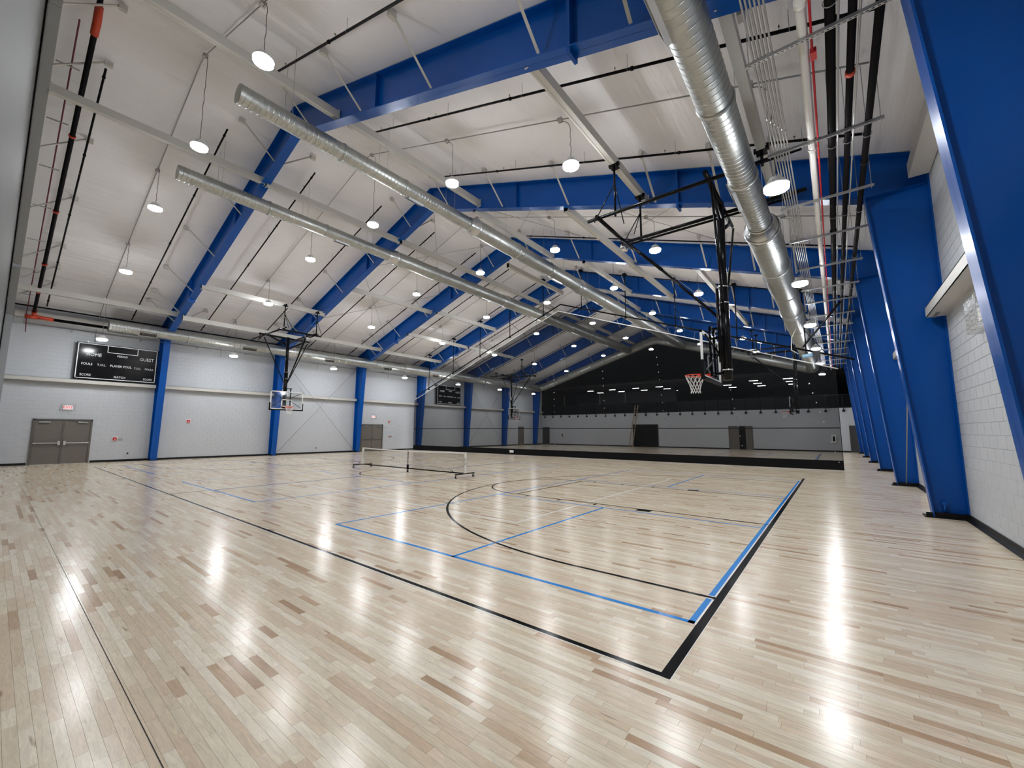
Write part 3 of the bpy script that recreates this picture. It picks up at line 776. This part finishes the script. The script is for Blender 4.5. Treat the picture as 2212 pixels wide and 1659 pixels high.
# ---------------------------------------------------------------- basketball goals
def goal(yo, right, label):
    f = (lambda x: x) if right else (lambda x: -25.6 - x)
    g = 1 if right else -1
    c = yo + 7.62
    t = thing('basketball_goal', label, 'basketball goal', (f(-.85), c, 2.9), 'ceiling hung basketball goals')
    hz = 7.2
    T = lambda pts, r, n=8: [(f(p[0]), p[1], p[2]) for p in pts]
    def tube(name, pts, r, m=BLACK, n=10, parent=None): return MB().tube(T(pts, r), r, n).build(name, m, parent or t)
    for y in (c - 1.25, c + .45): pass
    tube('header_pipe', [(-3.75, c - 1.35, hz), (.9, c - 1.35, hz)], .045)
    tube('header_pipe', [(-3.6, c + .38, hz), (.9, c + .38, hz)], .045)
    tube('header_pipe', [(-3.5, c + .52, hz - .03), (.6, c + .52, hz - .03)], .032)
    tube('cross_pipe', [(-3.38, c - 1.6, hz - .08), (-3.38, c + .75, hz - .08)], .05)
    tube('cross_pipe', [(-.80, c - 1.6, hz + .06), (-.80, c + 1.3, hz + .02)], .055)
    for y in (c - 1.18, c + .62):                               # clamp posts hanging from the roof beams
        for xb, zb_ in ((-3.05, 8.6), (.22, 7.55)):
            mb = MB(); mb.tube([(f(xb), y, hz), (f(xb), y, zb_)], .03, 8)
            mb.box(f(xb) - .14, f(xb) + .14, y - .04, y + .04, zb_ - .02, zb_ + .06); mb.box(f(xb) - .1, f(xb) + .1, y - .12, y + .12, zb_ - .06, zb_ - .02)
            mb.build('clamp_post', BLACK, t)
        for dx, dy in ((-.6, 0), (0, .55 if y < c else -.55)):
            tube('stay', [(-3.05 + dx, y + dy, hz + .02), (-3.05, y, 8.1)], .014, n=6)
    # mast: main tube, side tube, V stays
    tube('mast', [(-.82, c, hz + .1), (-.86, c, 4.9)], .085, n=16)
    tube('mast_sleeve', [(-.86, c, 5.2), (-.87, c, 2.88)], .105, n=16)
    for z in (5.15, 4.75, 3.12): MB().tube([(f(-.87), c, z - .015), (f(-.87), c, z + .015)], .118, 16).build('mast_band', CHROME, t)
    tube('mast_rod', [(-.98, c - .13, 5.1), (-.98, c - .13, 3.3)], .035)
    tube('hinge_plate', [(-.80, c - 1.3, hz + .12), (-.82, c - .12, hz - .35)], .05)
    tube('hinge_plate', [(-.80, c + 1.15, hz + .05), (-.84, c + .12, hz - .55)], .05)
    tube('side_stay', [(-.75, c - 1.3, hz - .1), (-.86, c - .05, 4.4)], .028, n=8)
    tube('side_stay', [(-.75, c + 1.2, hz - .1), (-.86, c + .05, 4.4)], .028, n=8)
    tube('front_strut', [(-3.35, c - .05, hz - .1), (-2.3, c, 5.95)], .045)
    tube('front_strut', [(-2.35, c, 6.0), (-1.0, c, 4.42)], .035)
    tube('hoist_cable', [(-3.3, c + .1, hz - .1), (-1.0, c + .05, 4.6)], .006, STEEL, 5)
    mb = MB(); mb.tube([(f(-3.42), c - .05, hz - .32), (f(-3.25), c + .08, hz - .38)], .085, 12); mb.build('hoist_motor', CHROME, t)
    # backboard
    xb = f(-1.22); xk = f(-1.19)
    y0, y1, z0, z1 = c - .915, c + .915, 2.9, 3.97
    b = box(xb, xb + g * .012, y0, y1, z0, z1).build('backboard', GLASS, t, label='clear glass backboard')
    mb = MB(); e = .055
    for a in ((y0, y1, z0, z0 + e), (y0, y1, z1 - e, z1), (y0, y0 + e, z0, z1), (y1 - e, y1, z0, z1)): mb.box(xb - g * .012, xb + g * .03, *a)
    mb.build('white_border', WMET, b)
    mb = MB(); e = .05; ty, tz0, tz1 = .305, 3.06, 3.5
    for a in ((c - ty, c + ty, tz0, tz0 + e), (c - ty, c + ty, tz1 - e, tz1), (c - ty, c - ty + e, tz0, tz1), (c + ty - e, c + ty, tz0, tz1)): mb.box(xb - g * .006, xb - g * .001, *a)
    mb.build('target_square', WMET, b)
    mb = MB()                                                   # U shaped edge padding
    mb.box(xb - g * .02, xb + g * .05, y0 - .03, y1 + .03, z0 - .06, z0 + .01)
    for a in ((y0 - .035, y0 + .02), (y1 - .02, y1 + .035)): mb.box(xb - g * .02, xb + g * .05, a[0], a[1], z0 - .06, z0 + .38)
    mb.build('edge_padding', BVINYL, b)
    mb = MB()
    for y in (c - .2, c + .2): mb.bar((f(-1.17), y, 2.98), (f(-1.17), y, 4.15), .05, .05)
    for z in (3.05, 3.5, 3.92, 4.15): mb.bar((f(-1.15), c - .28, z), (f(-1.15), c + .28, z), .05, .05); mb.bar((f(-1.15), c, z), (f(-.9), c, z), .06, .06)
    for sy in (-1, 1): mb.bar((f(-1.15), c + sy * .8, 3.05), (f(-1.0), c + sy * .1, 3.55), .03, .03); mb.bar((f(-1.15), c + sy * .8, 3.88), (f(-1.0), c + sy * .1, 3.5), .03, .03)
    mb.build('back_frame', BLACK, t)
    # rim and net
    R = .2286; rc = Vector((f(-1.6), c, 3.05))
    mb = MB(); mb.torus(rc, R, .01, 32, 8); mb.box(f(-1.37), f(-1.22), c - .09, c + .09, 2.99, 3.06); 
    mb.bar((f(-1.24), c - .1, 2.93), (f(-1.5), c - .2, 3.04), .012, .02); mb.bar((f(-1.24), c + .1, 2.93), (f(-1.5), c + .2, 3.04), .012, .02)
    rim = mb.build('rim', RIMC, t, label='orange red rim')
    mb = MB(); lv = [(0, R), (-.1, R * .84), (-.2, R * .66), (-.29, R * .52), (-.37, R * .46), (-.44, R * .5)]
    for i in range(len(lv) - 1):
        for k in range(12):
            for d in (-.5, .5):
                o1 = (i % 2) * .5; a = 2 * PI * (k + o1) / 12; b2 = 2 * PI * (k + o1 + d) / 12
                p = rc + Vector((lv[i][1] * math.cos(a), lv[i][1] * math.sin(a), lv[i][0])); q = rc + Vector((lv[i + 1][1] * math.cos(b2), lv[i + 1][1] * math.sin(b2), lv[i + 1][0]))
                mb.tube([p, q], .0045, 5, caps=False)
    mb.build('net', NYLON, rim, label='white cord net')
    return t
goal(0, True, 'near basketball goal at the right, black mast and orange rim')
goal(0, False, 'basketball goal facing the camera in front of the left wall')
goal(21.9, False, 'far basketball goal by the left wall beyond the curtain')
goal(22.3, True, 'far basketball goal at the right beyond the curtain')

# ---------------------------------------------------------------- text helper
def text(body, size, loc, m, parent, rot, ext=.002, align='CENTER', name='lettering', sx=1.0):
    cu = bpy.data.curves.new('t', 'FONT'); cu.body = body; cu.size = size; cu.align_x = align; cu.align_y = 'CENTER'; cu.extrude = ext; cu.resolution_u = 2; cu.offset = .003 * size
    ob = bpy.data.objects.new('t', cu); col.objects.link(ob)
    dg = bpy.context.evaluated_depsgraph_get(); me = bpy.data.meshes.new_from_object(ob.evaluated_get(dg)); bpy.data.objects.remove(ob)
    M = Matrix.Translation(Vector(loc)) @ Matrix(rot).to_4x4() @ Matrix.Diagonal((sx, 1, 1, 1))
    org = ORG.get(parent.name, Vector()) if parent else Vector()
    me.transform(Matrix.Translation(-org) @ M); me.materials.clear(); me.materials.append(m)
    o = bpy.data.objects.new(name, me); col.objects.link(o); o.parent = parent; return o
# left wall faces +x: text right = +y, up = +z, normal = +x
ROTL = ((0, 0, 1), (1, 0, 0), (0, 1, 0))
ROTF = ((1, 0, 0), (0, 0, -1), (0, 1, 0))      # faces -y

# ---------------------------------------------------------------- scoreboards
def scoreboard(y0, label):
    y1 = y0 + 3.18; z0, z1 = 4.26, 6.13; x = XL + .3
    t = thing('scoreboard', label, 'scoreboard', (x, y0, z0), 'black scoreboards on the left wall')
    box(XL + .08, x + .0, y0, y1, z0, z1).build('cabinet', SCREEN, t)
    mb = MB(); e = .035
    for a in ((y0 + .04, y1 - .04, z0 + .03, z0 + .03 + e), (y0 + .04, y1 - .04, z1 - .03 - e, z1 - .03), (y0 + .04, y0 + .04 + e, z0 + .03, z1 - .03), (y1 - .04 - e, y1 - .04, z0 + .03, z1 - .03)): mb.box(x, x + .006, *a)
    a, b = y0 + 1.12, y0 + 2.33
    for q in ((a, b, z1 - .42, z1 - .39), (a, a + .03, z1 - .42, z1 - .04), (b - .03, b, z1 - .42, z1 - .04)): mb.box(x, x + .006, *q)
    mb.build('white_border', LETTER, t)
    for s, u, v, h in (('HOME', .64, .60, .24), ('GUEST', 2.71, .60, .24), ('PERIOD', 1.72, .56, .145), ('FOULS', .42, 1.1, .165), ('T.O.L.', .96, 1.1, .155), ('PLAYER FOUL', 1.70, 1.1, .165),
                       ('T.O.L.', 2.37, 1.12, .14), ('FOULS', 2.84, 1.12, .145), ('SCORE', .41, 1.66, .16), ('MATCH', 1.69, 1.68, .155), ('SCORE', 2.82, 1.68, .145)):
        text(s, h, (x + .004, y0 + u, z1 - v), LETTER, t, ROTL, .002, sx=.84)
    for y in (y0 + .4, y1 - .4): box(XL, XL + .1, y - .03, y + .03, z0 + .1, z1 + .12).build('mounting_bracket', STEEL, t)
scoreboard(-.78, 'black scoreboard on the left wall near the first double doors')
scoreboard(23.15, 'black scoreboard on the left wall seen through the curtain')

# ---------------------------------------------------------------- doors
def double_door(n, y0, y1, label, x=XL, levers=False):
    d = thing('door_%d' % n, label, 'door', (x, (y0 + y1) / 2, 0)); d['kind'] = 'structure'; del d['category']
    z = 2.14; fx = x + .075
    mb = MB(); mb.box(x - .05, fx, y0 - .05, y0 + .02, 0, z + .06); mb.box(x - .05, fx, y1 - .02, y1 + .05, 0, z + .06); mb.box(x - .05, fx, y0 - .05, y1 + .05, z, z + .06)
    mb.build('door_frame', DOORF, d)
    ym = (y0 + y1) / 2; mb = MB(); mb.box(x, x + .06, ym - .025, ym + .025, 0, z); mb.build('mullion', DOORF, d)
    for s, (a, b) in ((0, (y0 + .025, ym - .03)), (1, (ym + .03, y1 - .025))):
        lf = box(x - .02, x + .035, a, b, .012, z - .01).build('door_leaf', DOOR, d)
        mb = MB(); inner = b if s == 0 else a; sg = 1 if s == 0 else -1
        if not levers:
            mb.box(x + .09, x + .125, a + .06, b - .06, 1.0, 1.05); mb.box(x + .035, x + .13, inner - sg * .02, inner - sg * .11, .92, 1.13); mb.box(x + .035, x + .11, (a if s == 0 else b - .08), (a + .08 if s == 0 else b), .99, 1.06)
        else:
            mb.box(x + .07, x + .10, a + .08, b - .06, .98, 1.02); mb.tube([(x + .035, inner - sg * .08, 1.05), (x + .1, inner - sg * .08, 1.05)], .045, 12)
        mb.build('panic_bar', CHROME, lf, label='steel push bar')
        mb = MB(); cc = (a + .12, a + .5) if s == 0 else (b - .45, b - .1)
        mb.box(x + .035, x + .10, cc[0], cc[1], z - .13, z - .06); mb.bar((x + .07, sum(cc) / 2, z - .06), (x + .05, inner - sg * .3, z - .02), .03, .012)
        mb.build('door_closer', STEEL, lf)
        mb = MB(); mb.box(x + .035, x + .04, a, b, .0, .012); mb.build('threshold', CHROME, lf)
    return d
double_door(1, -1.83, .09, 'taupe double doors with push bars below the near EXIT sign')
double_door(2, 15.45, 17.4, 'taupe double doors behind the rolling net', levers=True)
def single_door(n, x, y0, y1, label, leaf=DOOR):
    d = thing('door_%d' % n, label, 'door', (x, y0, 0)); d['kind'] = 'structure'; del d['category']
    mb = MB(); mb.box(x - .02, x + .07, y0 - .05, y0, 0, 2.2); mb.box(x - .02, x + .07, y1, y1 + .05, 0, 2.2); mb.box(x - .02, x + .07, y0 - .05, y1 + .05, 2.14, 2.2); mb.build('door_frame', DOORF, d)
    lf = box(x - .02, x + .03, y0, y1, .01, 2.14).build('door_leaf', leaf, d)
    mb = MB(); mb.tube([(x + .03, y1 - .1, 1.0), (x + .09, y1 - .1, 1.0), (x + .09, y1 - .22, 1.0)], .012, 6); mb.build('door_handle', CHROME, lf)
single_door(3, XL, 36.4, 37.35, 'single taupe door on the left wall beyond the curtain')
def far_opening(n, x0, x1, z, label, panels):
    d = thing('door_%d' % n, label, 'door', ((x0 + x1) / 2, YF, 0)); d['kind'] = 'structure'; del d['category']
    y = YF - .06
    mb = MB(); mb.box(x0 - .05, x0, y, YF + .02, 0, z + .05); mb.box(x1, x1 + .05, y, YF + .02, 0, z + .05); mb.box(x0 - .05, x1 + .05, y, YF + .02, z, z + .05); mb.build('door_frame', DOORF, d)
    for a, b, m in panels:
        mb = MB(); mb.box(a, b, YF - .03, YF - .005, .01, z); mb.build('door_leaf', m, d)  # black panels paint the darkness of open doorways, the others are leaves
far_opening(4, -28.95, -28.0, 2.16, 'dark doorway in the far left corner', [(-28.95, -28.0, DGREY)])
far_opening(5, -16.8, -14.05, 2.42, 'wide black opening in the far wall behind the ladder', [(-16.8, -14.05, BVINYL)])  # flat black panel painted as the unlit depth of the opening
far_opening(6, -7.15, -5.2, 2.18, 'taupe double doors in the far wall, one leaf open onto darkness', [(-7.15, -6.3, DOOR), (-6.3, -5.75, BVINYL), (-5.75, -5.2, DOOR)])  # middle black panel paints the dark gap where the leaf stands open
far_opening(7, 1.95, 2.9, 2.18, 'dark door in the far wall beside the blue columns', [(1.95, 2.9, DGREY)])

# ---------------------------------------------------------------- small wall fittings
def exit_sign(y, z, label):
    t = thing('exit_sign', label, 'exit sign', (XL, y, z), 'EXIT signs on the left wall')
    box(XL, XL + .06, y - .16, y + .16, z - .1, z + .1).build('sign_body', SIGNW, t)
    text('EXIT', .16, (XL + .062, y, z), EXITR, t, ROTL, .002)
    mb = MB(); a, b, c, d = y - .25, y + .25, z - .17, z + .17; X = XL + .12
    for k in range(9): yy = a + (b - a) * k / 8; mb.tube([(XL, yy, c), (X, yy, c), (X, yy, d), (XL, yy, d)], .003, 4)
    for k in range(6): zz = c + (d - c) * k / 5; mb.tube([(XL, a, zz), (X, a, zz), (X, b, zz), (XL, b, zz)], .003, 4)
    mb.build('wire_guard', CHROME, t)
exit_sign(-.8, 2.78, 'caged red and white EXIT sign over the near double doors')
exit_sign(16.5, 2.82, 'caged red and white EXIT sign over the double doors behind the net')
def alarm(y, z, name, label, x=XL, s=.11, strip=False):
    t = thing(name, label, 'alarm', (x, y, z))
    mb = MB(); mb.box(x, x + .03, y - s, y + s, z - s, z + s); mb.build('back_plate', PIPEW, t)
    mb = MB(); mb.box(x + .03, x + .07, y - s * .7, y + s * .7, z - s * .7, z + s * .7); mb.build('alarm_body', RED, t)
    mb = MB(); mb.box(x + .07, x + .085, y - s * .3, y + s * .3, z - s * .3, z + s * .05); mb.build('strobe_lens', PIPEW, t)
    if strip: mb = MB(); mb.box(x, x + .05, y + s, y + s + .2, z - .04, z + .04); mb.build('side_plate', STEEL, t)
alarm(4.12, 2.2, 'fire_alarm', 'red wall alarm strobe on the left wall right of the scoreboard')
alarm(1.03, 1.2, 'pull_station', 'red pull station beside the near double doors', strip=True)
alarm(18.05, 2.45, 'fire_alarm', 'red wall alarm strobe right of the doors behind the net')
alarm(18.1, 1.2, 'pull_station', 'red pull station right of the doors behind the net', s=.07, strip=True)
for y, z, l in ((1.6, .42, 'small grey wall outlet low beside the first blue column'), (11.85, .4, 'small grey wall outlet low between the crossed rods')):
    t = thing('wall_outlet', l, 'outlet', (XL, y, z)); box(XL, XL + .012, y - .05, y + .05, z - .07, z + .07).build('cover_plate', STEEL, t); box(XL + .012, XL + .02, y - .02, y + .02, z - .04, z + .04).build('socket', BLACK, t)
for a, z, nm, l, hh in ((-26.0, 1.2, 'thermostat_box', 'tall dark wall box on the far wall near the left corner', .22), (.85, 1.1, 'extinguisher_cabinet', 'white cabinet on the far wall at the right', .3)):
    t = thing(nm, l, 'wall box', (a, YF, z))
    box(a - .16, a + .16, YF - .1, YF, z - hh - .05, z + hh + .05).build('cabinet_body', PIPEW if a > 0 else GREYP, t); box(a - .07, a + .07, YF - .11, YF - .1, z - hh * .7, z + hh * .7).build('cabinet_door', BLACK, t)
# wire guard on the right wall
t = thing('wire_guard', 'wire cage around a small fitting high on the right wall', 'wire guard', (XRW, 6.1, 3.4))
mb = MB(); a, b, c, d = 5.75, 6.35, 3.2, 3.72; X = XRW - .17
for k in range(9): yy = a + (b - a) * k / 8; mb.tube([(XRW, yy, c), (X, yy, c), (X, yy, d), (XRW, yy, d)], .004, 4)
for k in range(8): zz = c + (d - c) * k / 7; mb.tube([(XRW, a, zz), (X, a, zz), (X, b, zz), (XRW, b, zz)], .004, 4)
mb.build('wire_grid', CHROME, t); box(XRW - .07, XRW, 5.93, 6.17, 3.36, 3.56).build('fitting', PIPEW, t)
t = thing('floor_outlet_box', 'small blue conduit stub at the foot of the second blue column', 'outlet', (2.7, 8.5, .2))
MB().tube([(2.62, 8.70, .1), (2.62, 8.70, .26)], .02, 8).build('conduit_stub', BLUE, t); box(2.58, 2.66, 8.68, 8.75, .24, .32).build('outlet_plate', BLUE, t)

# ---------------------------------------------------------------- divider curtain
CY = 19.85
CX0, CX1 = -28.0, 1.2
def ctop(x): return 9.72 - .358 * abs(x - RX) if x < RX else 9.72 - .366 * (x - RX)
t = thing('divider_curtain', 'dark see-through divider curtain with a solid black hem across the hall', 'curtain', (RX, CY, 0))
mb = MB(); n = 150
def cyy(x, z): return CY + .035 * math.sin(x * 1.3) + .02 * math.sin(x * 3.7 + z * .6)
def sheet(mb, zf0, zf1, m=4, off=0):
    base = len(mb.v)
    for i in range(n + 1):
        x = CX0 + (CX1 - CX0) * i / n
        for j in range(m + 1):
            z = zf0(x) + (zf1(x) - zf0(x)) * j / m; mb.v.append((x, cyy(x, z) + off, z))
    for i in range(n):
        for j in range(m):
            a = base + i * (m + 1) + j; mb.f.append((a, a + m + 1, a + m + 2, a + 1)); mb.sm.append(True)
sheet(mb, lambda x: .42, lambda x: ctop(x) - .02, 6); mb.build('mesh_panel', NETMESH, t)
mb = MB(); sheet(mb, lambda x: .03, lambda x: .44, 2, -.012); sheet(mb, lambda x: .03, lambda x: .44, 2, .012); mb.build('vinyl_hem', BVINYL, t, label='solid black vinyl hem')
mb = MB(); sheet(mb, lambda x: 1.83, lambda x: 1.875, 1, -.008); mb.build('seam_band', BVINYL, t)
mb = MB(); mb.tube([(CX0, CY, ctop(CX0)), (RX, CY, 9.72), (CX1 + .1, CY, ctop(CX1 + .1))], .028, 8); mb.build('top_tube', WMET, t)
for x in (CX0, CX1): MB().tube([(x, CY, .03), (x, CY, ctop(x))], .012, 6).build('edge_rope', BVINYL, t)
mb = MB(); box_ = []
for xa, za, xb, zb_ in ((.23, 3.86, 1.05, .37), (-2.99, 3.76, -2.56, .54), (-6.6, 5.83, -6.18, .68), (-9.93, 5.33, -9.82, .81), (-13.5, 5.5, -13.44, .8)):
    k = max(5, int((za - zb_) / .42))
    for i in range(k + 1):
        x = xa + (xb - xa) * i / k; z = za + (zb_ - za) * i / k
        MB().tube([(x, cyy(x, z) - .02, z), (x, cyy(x, z) - .045, z)], .028, 8).build('webbing_ring', CHROME, t)
mb = MB(); mb.box(-17.2, -16.85, CY - .06, CY - .045, .17, .34); mb.box(-17.2, -17.15, CY - .045, CY - .02, .2, .3)
mb.build('hem_label', PIPEW, t, label='small white label on the hem')
t = thing('curtain_track', 'black gable shaped hoist pipe above the divider curtain', 'curtain hoist', (RX, 19.9, 10))
ty = 20.15
def ttop(x): return 10.25 - .372 * abs(x - RX)
mb = MB(); mb.tube([(-28.2, ty, 4.75), (RX, ty, 10.25), (1.9, ty, 4.85)], .045, 8); mb.build('hoist_pipe', BLACK, t)
for x in [-26.5, -23.5, -20.5, -17.5, -14.5, -11.5, -8.5, -5.6, -2.6, .2]:
    mb = MB(); mb.tube([(x, ty, ttop(x)), (x, ty, roof(x) - .2)], .028, 8); mb.box(x - .1, x + .1, ty - .15, ty + .15, roof(x) - .22, roof(x) - .12); mb.box(x - .06, x + .06, ty - .06, ty + .06, ttop(x) - .05, ttop(x) + .05)
    mb.build('drop_post', BLACK, t)
    MB().tube([(x + .9, ty, ttop(x + .9) if x < 1 else 5), (x, ty, ttop(x) + 1.1)], .014, 6).build('stay', BLACK, t)
for i in range(29):
    x = -27.6 + i * 1.0; MB().tube([(x, ty, ttop(x)), (x, CY, ctop(x))], .006, 4).build('lift_cable', STEEL, t)
t = thing('curtain_winch', 'black and pale blue winch motor at the right end of the curtain hoist', 'winch', (.3, ty, 5.2))
mb = MB(); mb.box(.45, .72, ty - .22, ty + .05, 5.05, 5.35); mb.build('gearbox', BLACK, t)
mb = MB(); mb.tube([(.05, ty - .15, 5.15), (.45, ty - .15, 5.2)], .09, 14); mb.build('motor', BLUEG, t)
mb = MB(); mb.tube([(.1, ty - .1, 5.6), (1.5, ty - 3.6, 6.6)], .04, 8); mb.build('support_arm', BLACK, t)
mb = MB(); mb.tube([(-.1, ty - .2, 5.3), (-.35, ty - .2, 5.5), (-.3, ty - .2, 6.1), (-.1, ty - .2, 6.5)], .02, 6); mb.build('flexible_cord', PIPEW, t)

# ---------------------------------------------------------------- rolling pickleball net
t = thing('rolling_net', 'rolling pickleball net with white posts on the middle court', 'net', (-12.8, 7.62, 0))
NX0, NX1, NY = -16.08, -9.52, 7.62
for x in (NX0, NX1):
    p = MB(); p.box(x - .035, x + .035, NY - .035, NY + .035, .16, .9); p = p.build('post', WMET, t)
    mb = MB(); sx = x + .036 if x > -12 else x + .036
    for k in range(7): mb.box(sx - .001, sx + .002, NY - .016, NY + (.016 if k % 3 else .004), .42 + .045 * k, .445 + .045 * k); mb.box(x - .016, x + (.016 if k % 2 else .004), NY - .037, NY - .035, .42 + .045 * k, .445 + .045 * k)
    mb.build('post_marking', BLACK, p, label='black vertical marking')
    mb = MB(); mb.bar((x, NY - .48, .145), (x, NY + .48, .145), .05, .035); mb.build('foot_bar', BLACK, t)
    for sy in (-1, 1):
        mb = MB(); yy = NY + sy * .44
        mb.tube([(x - .018, yy, .05), (x + .018, yy, .05)], .05, 16); cst = mb.build('caster_wheel', BLACK, t)
        mb = MB(); mb.tube([(x - .021, yy, .05), (x + .021, yy, .05)], .026, 12); mb.box(x - .03, x - .024, yy - .02, yy + .03, .05, .12); mb.box(x + .024, x + .03, yy - .02, yy + .03, .05, .12); mb.box(x - .03, x + .03, yy - .02, yy + .03, .115, .13)
        mb.build('caster_fork', CHROME, cst)
mb = MB(); mb.bar((NX0, NY, .15), (NX1, NY, .15), .04, .04); mb.build('base_bar', BLACK, t)
mb = MB(); mb.bar((-12.8, NY, .17), (-12.8, NY, .86), .02, .02); mb.box(-12.83, -12.77, NY - .03, NY + .03, .1, .3); mb.tube([(-12.82, NY, .04), (-12.78, NY, .04)], .04, 12); mb.build('centre_support', BLACK, t)
def nz(x): return .865 + .04 * ((abs(x + 12.8) / 3.28) ** 2)
mb = MB(); N = 12
for i in range(N):
    a = NX0 + .03 + (NX1 - NX0 - .06) * i / N; b = NX0 + .03 + (NX1 - NX0 - .06) * (i + 1) / N
    mb.prism([(a, nz(a) - .05), (b, nz(b) - .05), (b, nz(b)), (a, nz(a))], 1, NY - .006, NY + .006)
mb.build('top_band', NYLON, t, label='white top band')
mb = MB()
k = NX0 + .06
while k < NX1 - .04: mb.bar((k, NY, .17), (k, NY, nz(k) - .05), .002, .002); k += .05
for j in range(13): mb.bar((NX0 + .04, NY, .19 + .05 * j), (NX1 - .04, NY, .19 + .05 * j), .002, .002)
o = mb.build('netting', BVINYL, t); o['kind'] = 'stuff'

# ---------------------------------------------------------------- far upper level (open mezzanine, black roof)
mz = struct(box(XL, XRW, YF + .3, YF + 20, 3.4, 3.72).build('upper_floor', DGREY), 'upper level floor behind the far wall')
mb = MB(); mb.box(XL, XRW, YF + 20, YF + 20.3, 3.6, 13.2); struct(mb.build('wall_back', DARKM), 'black back wall of the upper level')
mb = MB(); mb.box(XL - .3, XL, YF, YF + 20, 3, 13.2); mb.box(XRW, XRW + .3, YF, YF + 20, 3, 13.2); struct(mb.build('wall_upper_sides', DARKM), 'black side walls of the upper level')
mb = MB()
for side in (-1, 1):
    xe = XRW if side > 0 else XL
    mb.prism([(RX, RZ), (xe, roof(xe)), (xe, roof(xe) + .2), (RX, RZ + .2)], 1, YF, YF + 20.3)
for i in range(7):
    y = YF + 1.5 + 3 * i; mb.box(XL, XRW, y - .08, y + .08, 7.1, 7.4)
struct(mb.build('ceiling_black', DARKM), 'black painted roof over the upper level')
mb = MB(); mb.box(-29.1, -14.6, YF + 9, YF + 9.2, 3.72, 7.2); struct(mb.build('wall_partition', DGREY), 'dark partition on the upper level')
RIBM = mat('grey_ribbed_panel', (.16, .165, .17, 1), .5)
pw = struct(box(-12.5, .6, YF + 2.2, YF + 2.3, 3.72, 4.95).build('wall_ribbed', RIBM), 'low grey ribbed wall on the upper level')
for i in range(65):
    x = -12.4 + i * .2; box(x, x + .06, YF + 2.16, YF + 2.2, 3.74, 4.94).build('rib', RIBM, pw)
for i, x in enumerate((-26.5, -21.5, -18.2)):
    struct(box(x, x + .12, YF + 1.2, YF + 1.32, 3.72, 6.2).build('trim_%d' % (80 + i), GREYW), 'grey upright on the upper level, %s from the left' % ORD[i])
t = thing('balcony_railing', 'black railing along the edge of the upper level', 'railing', (RX, YF, 3.7))
xs = []; x = -28.6
while x < 2.9: xs.append(x); x += 1.21
for x in xs:
    mb = MB(); mb.box(x - .025, x + .025, YF - .09, YF - .04, 3.45, 4.85); mb.box(x - .09, x + .09, YF - .12, YF, 3.4, 3.56); mb.build('railing_post', BLACK, t)
mb = MB(); mb.box(XL, XRW, YF - .1, YF - .03, 4.82, 4.88); mb.box(XL, XRW, YF - .08, YF - .05, 3.8, 3.83); mb.build('top_rail', BLACK, t)
mb = MB(); mb.box(XL, XRW, YF - .068, YF - .064, 3.84, 4.8); o = mb.build('railing_mesh', NETMESH, t)
G = 'ceiling strip lights on the upper level'
k = 0
for ci, xc in enumerate((-24.3, -21.2, -18.1, -15.2, -8.4, -5.4, -2.4)):
    for j, y in enumerate((45.9, 48.8, 51.8)):
        if ci == 4 and j == 0: continue
        o = thing('strip_light', 'short bright strip light on the black ceiling, %s column from the left, %s row' % (ORD[ci], ('front', 'middle', 'back')[j]), 'light', (xc, y, 7), G)
        box(xc - .42, xc + .42, y - .08, y + .08, 7.0, 7.08).build('lamp_body', WMET, o)
        box(xc - .4, xc + .4, y - .06, y + .06, 6.97, 7.0).build('lamp_lens', STRIP, o)
# leaning ladder at the black opening
t = thing('ladder', 'tan ladder leaning beside the wide black opening', 'ladder', (-16.7, 41, 0))
a0, a1 = Vector((-16.75, 40.5, 0)), Vector((-16.25, 41.3, 4.6))
for dx in (-.2, .2): MB().bar(a0 + Vector((dx, 0, 0)), a1 + Vector((dx * .8, 0, 0)), .035, .08).build('rail', TIMBER, t)
for i in range(13):
    p = a0.lerp(a1, (i + .8) / 14); MB().bar(p - Vector((.2, 0, 0)), p + Vector((.2, 0, 0)), .05, .03).build('rung', TIMBER, t)
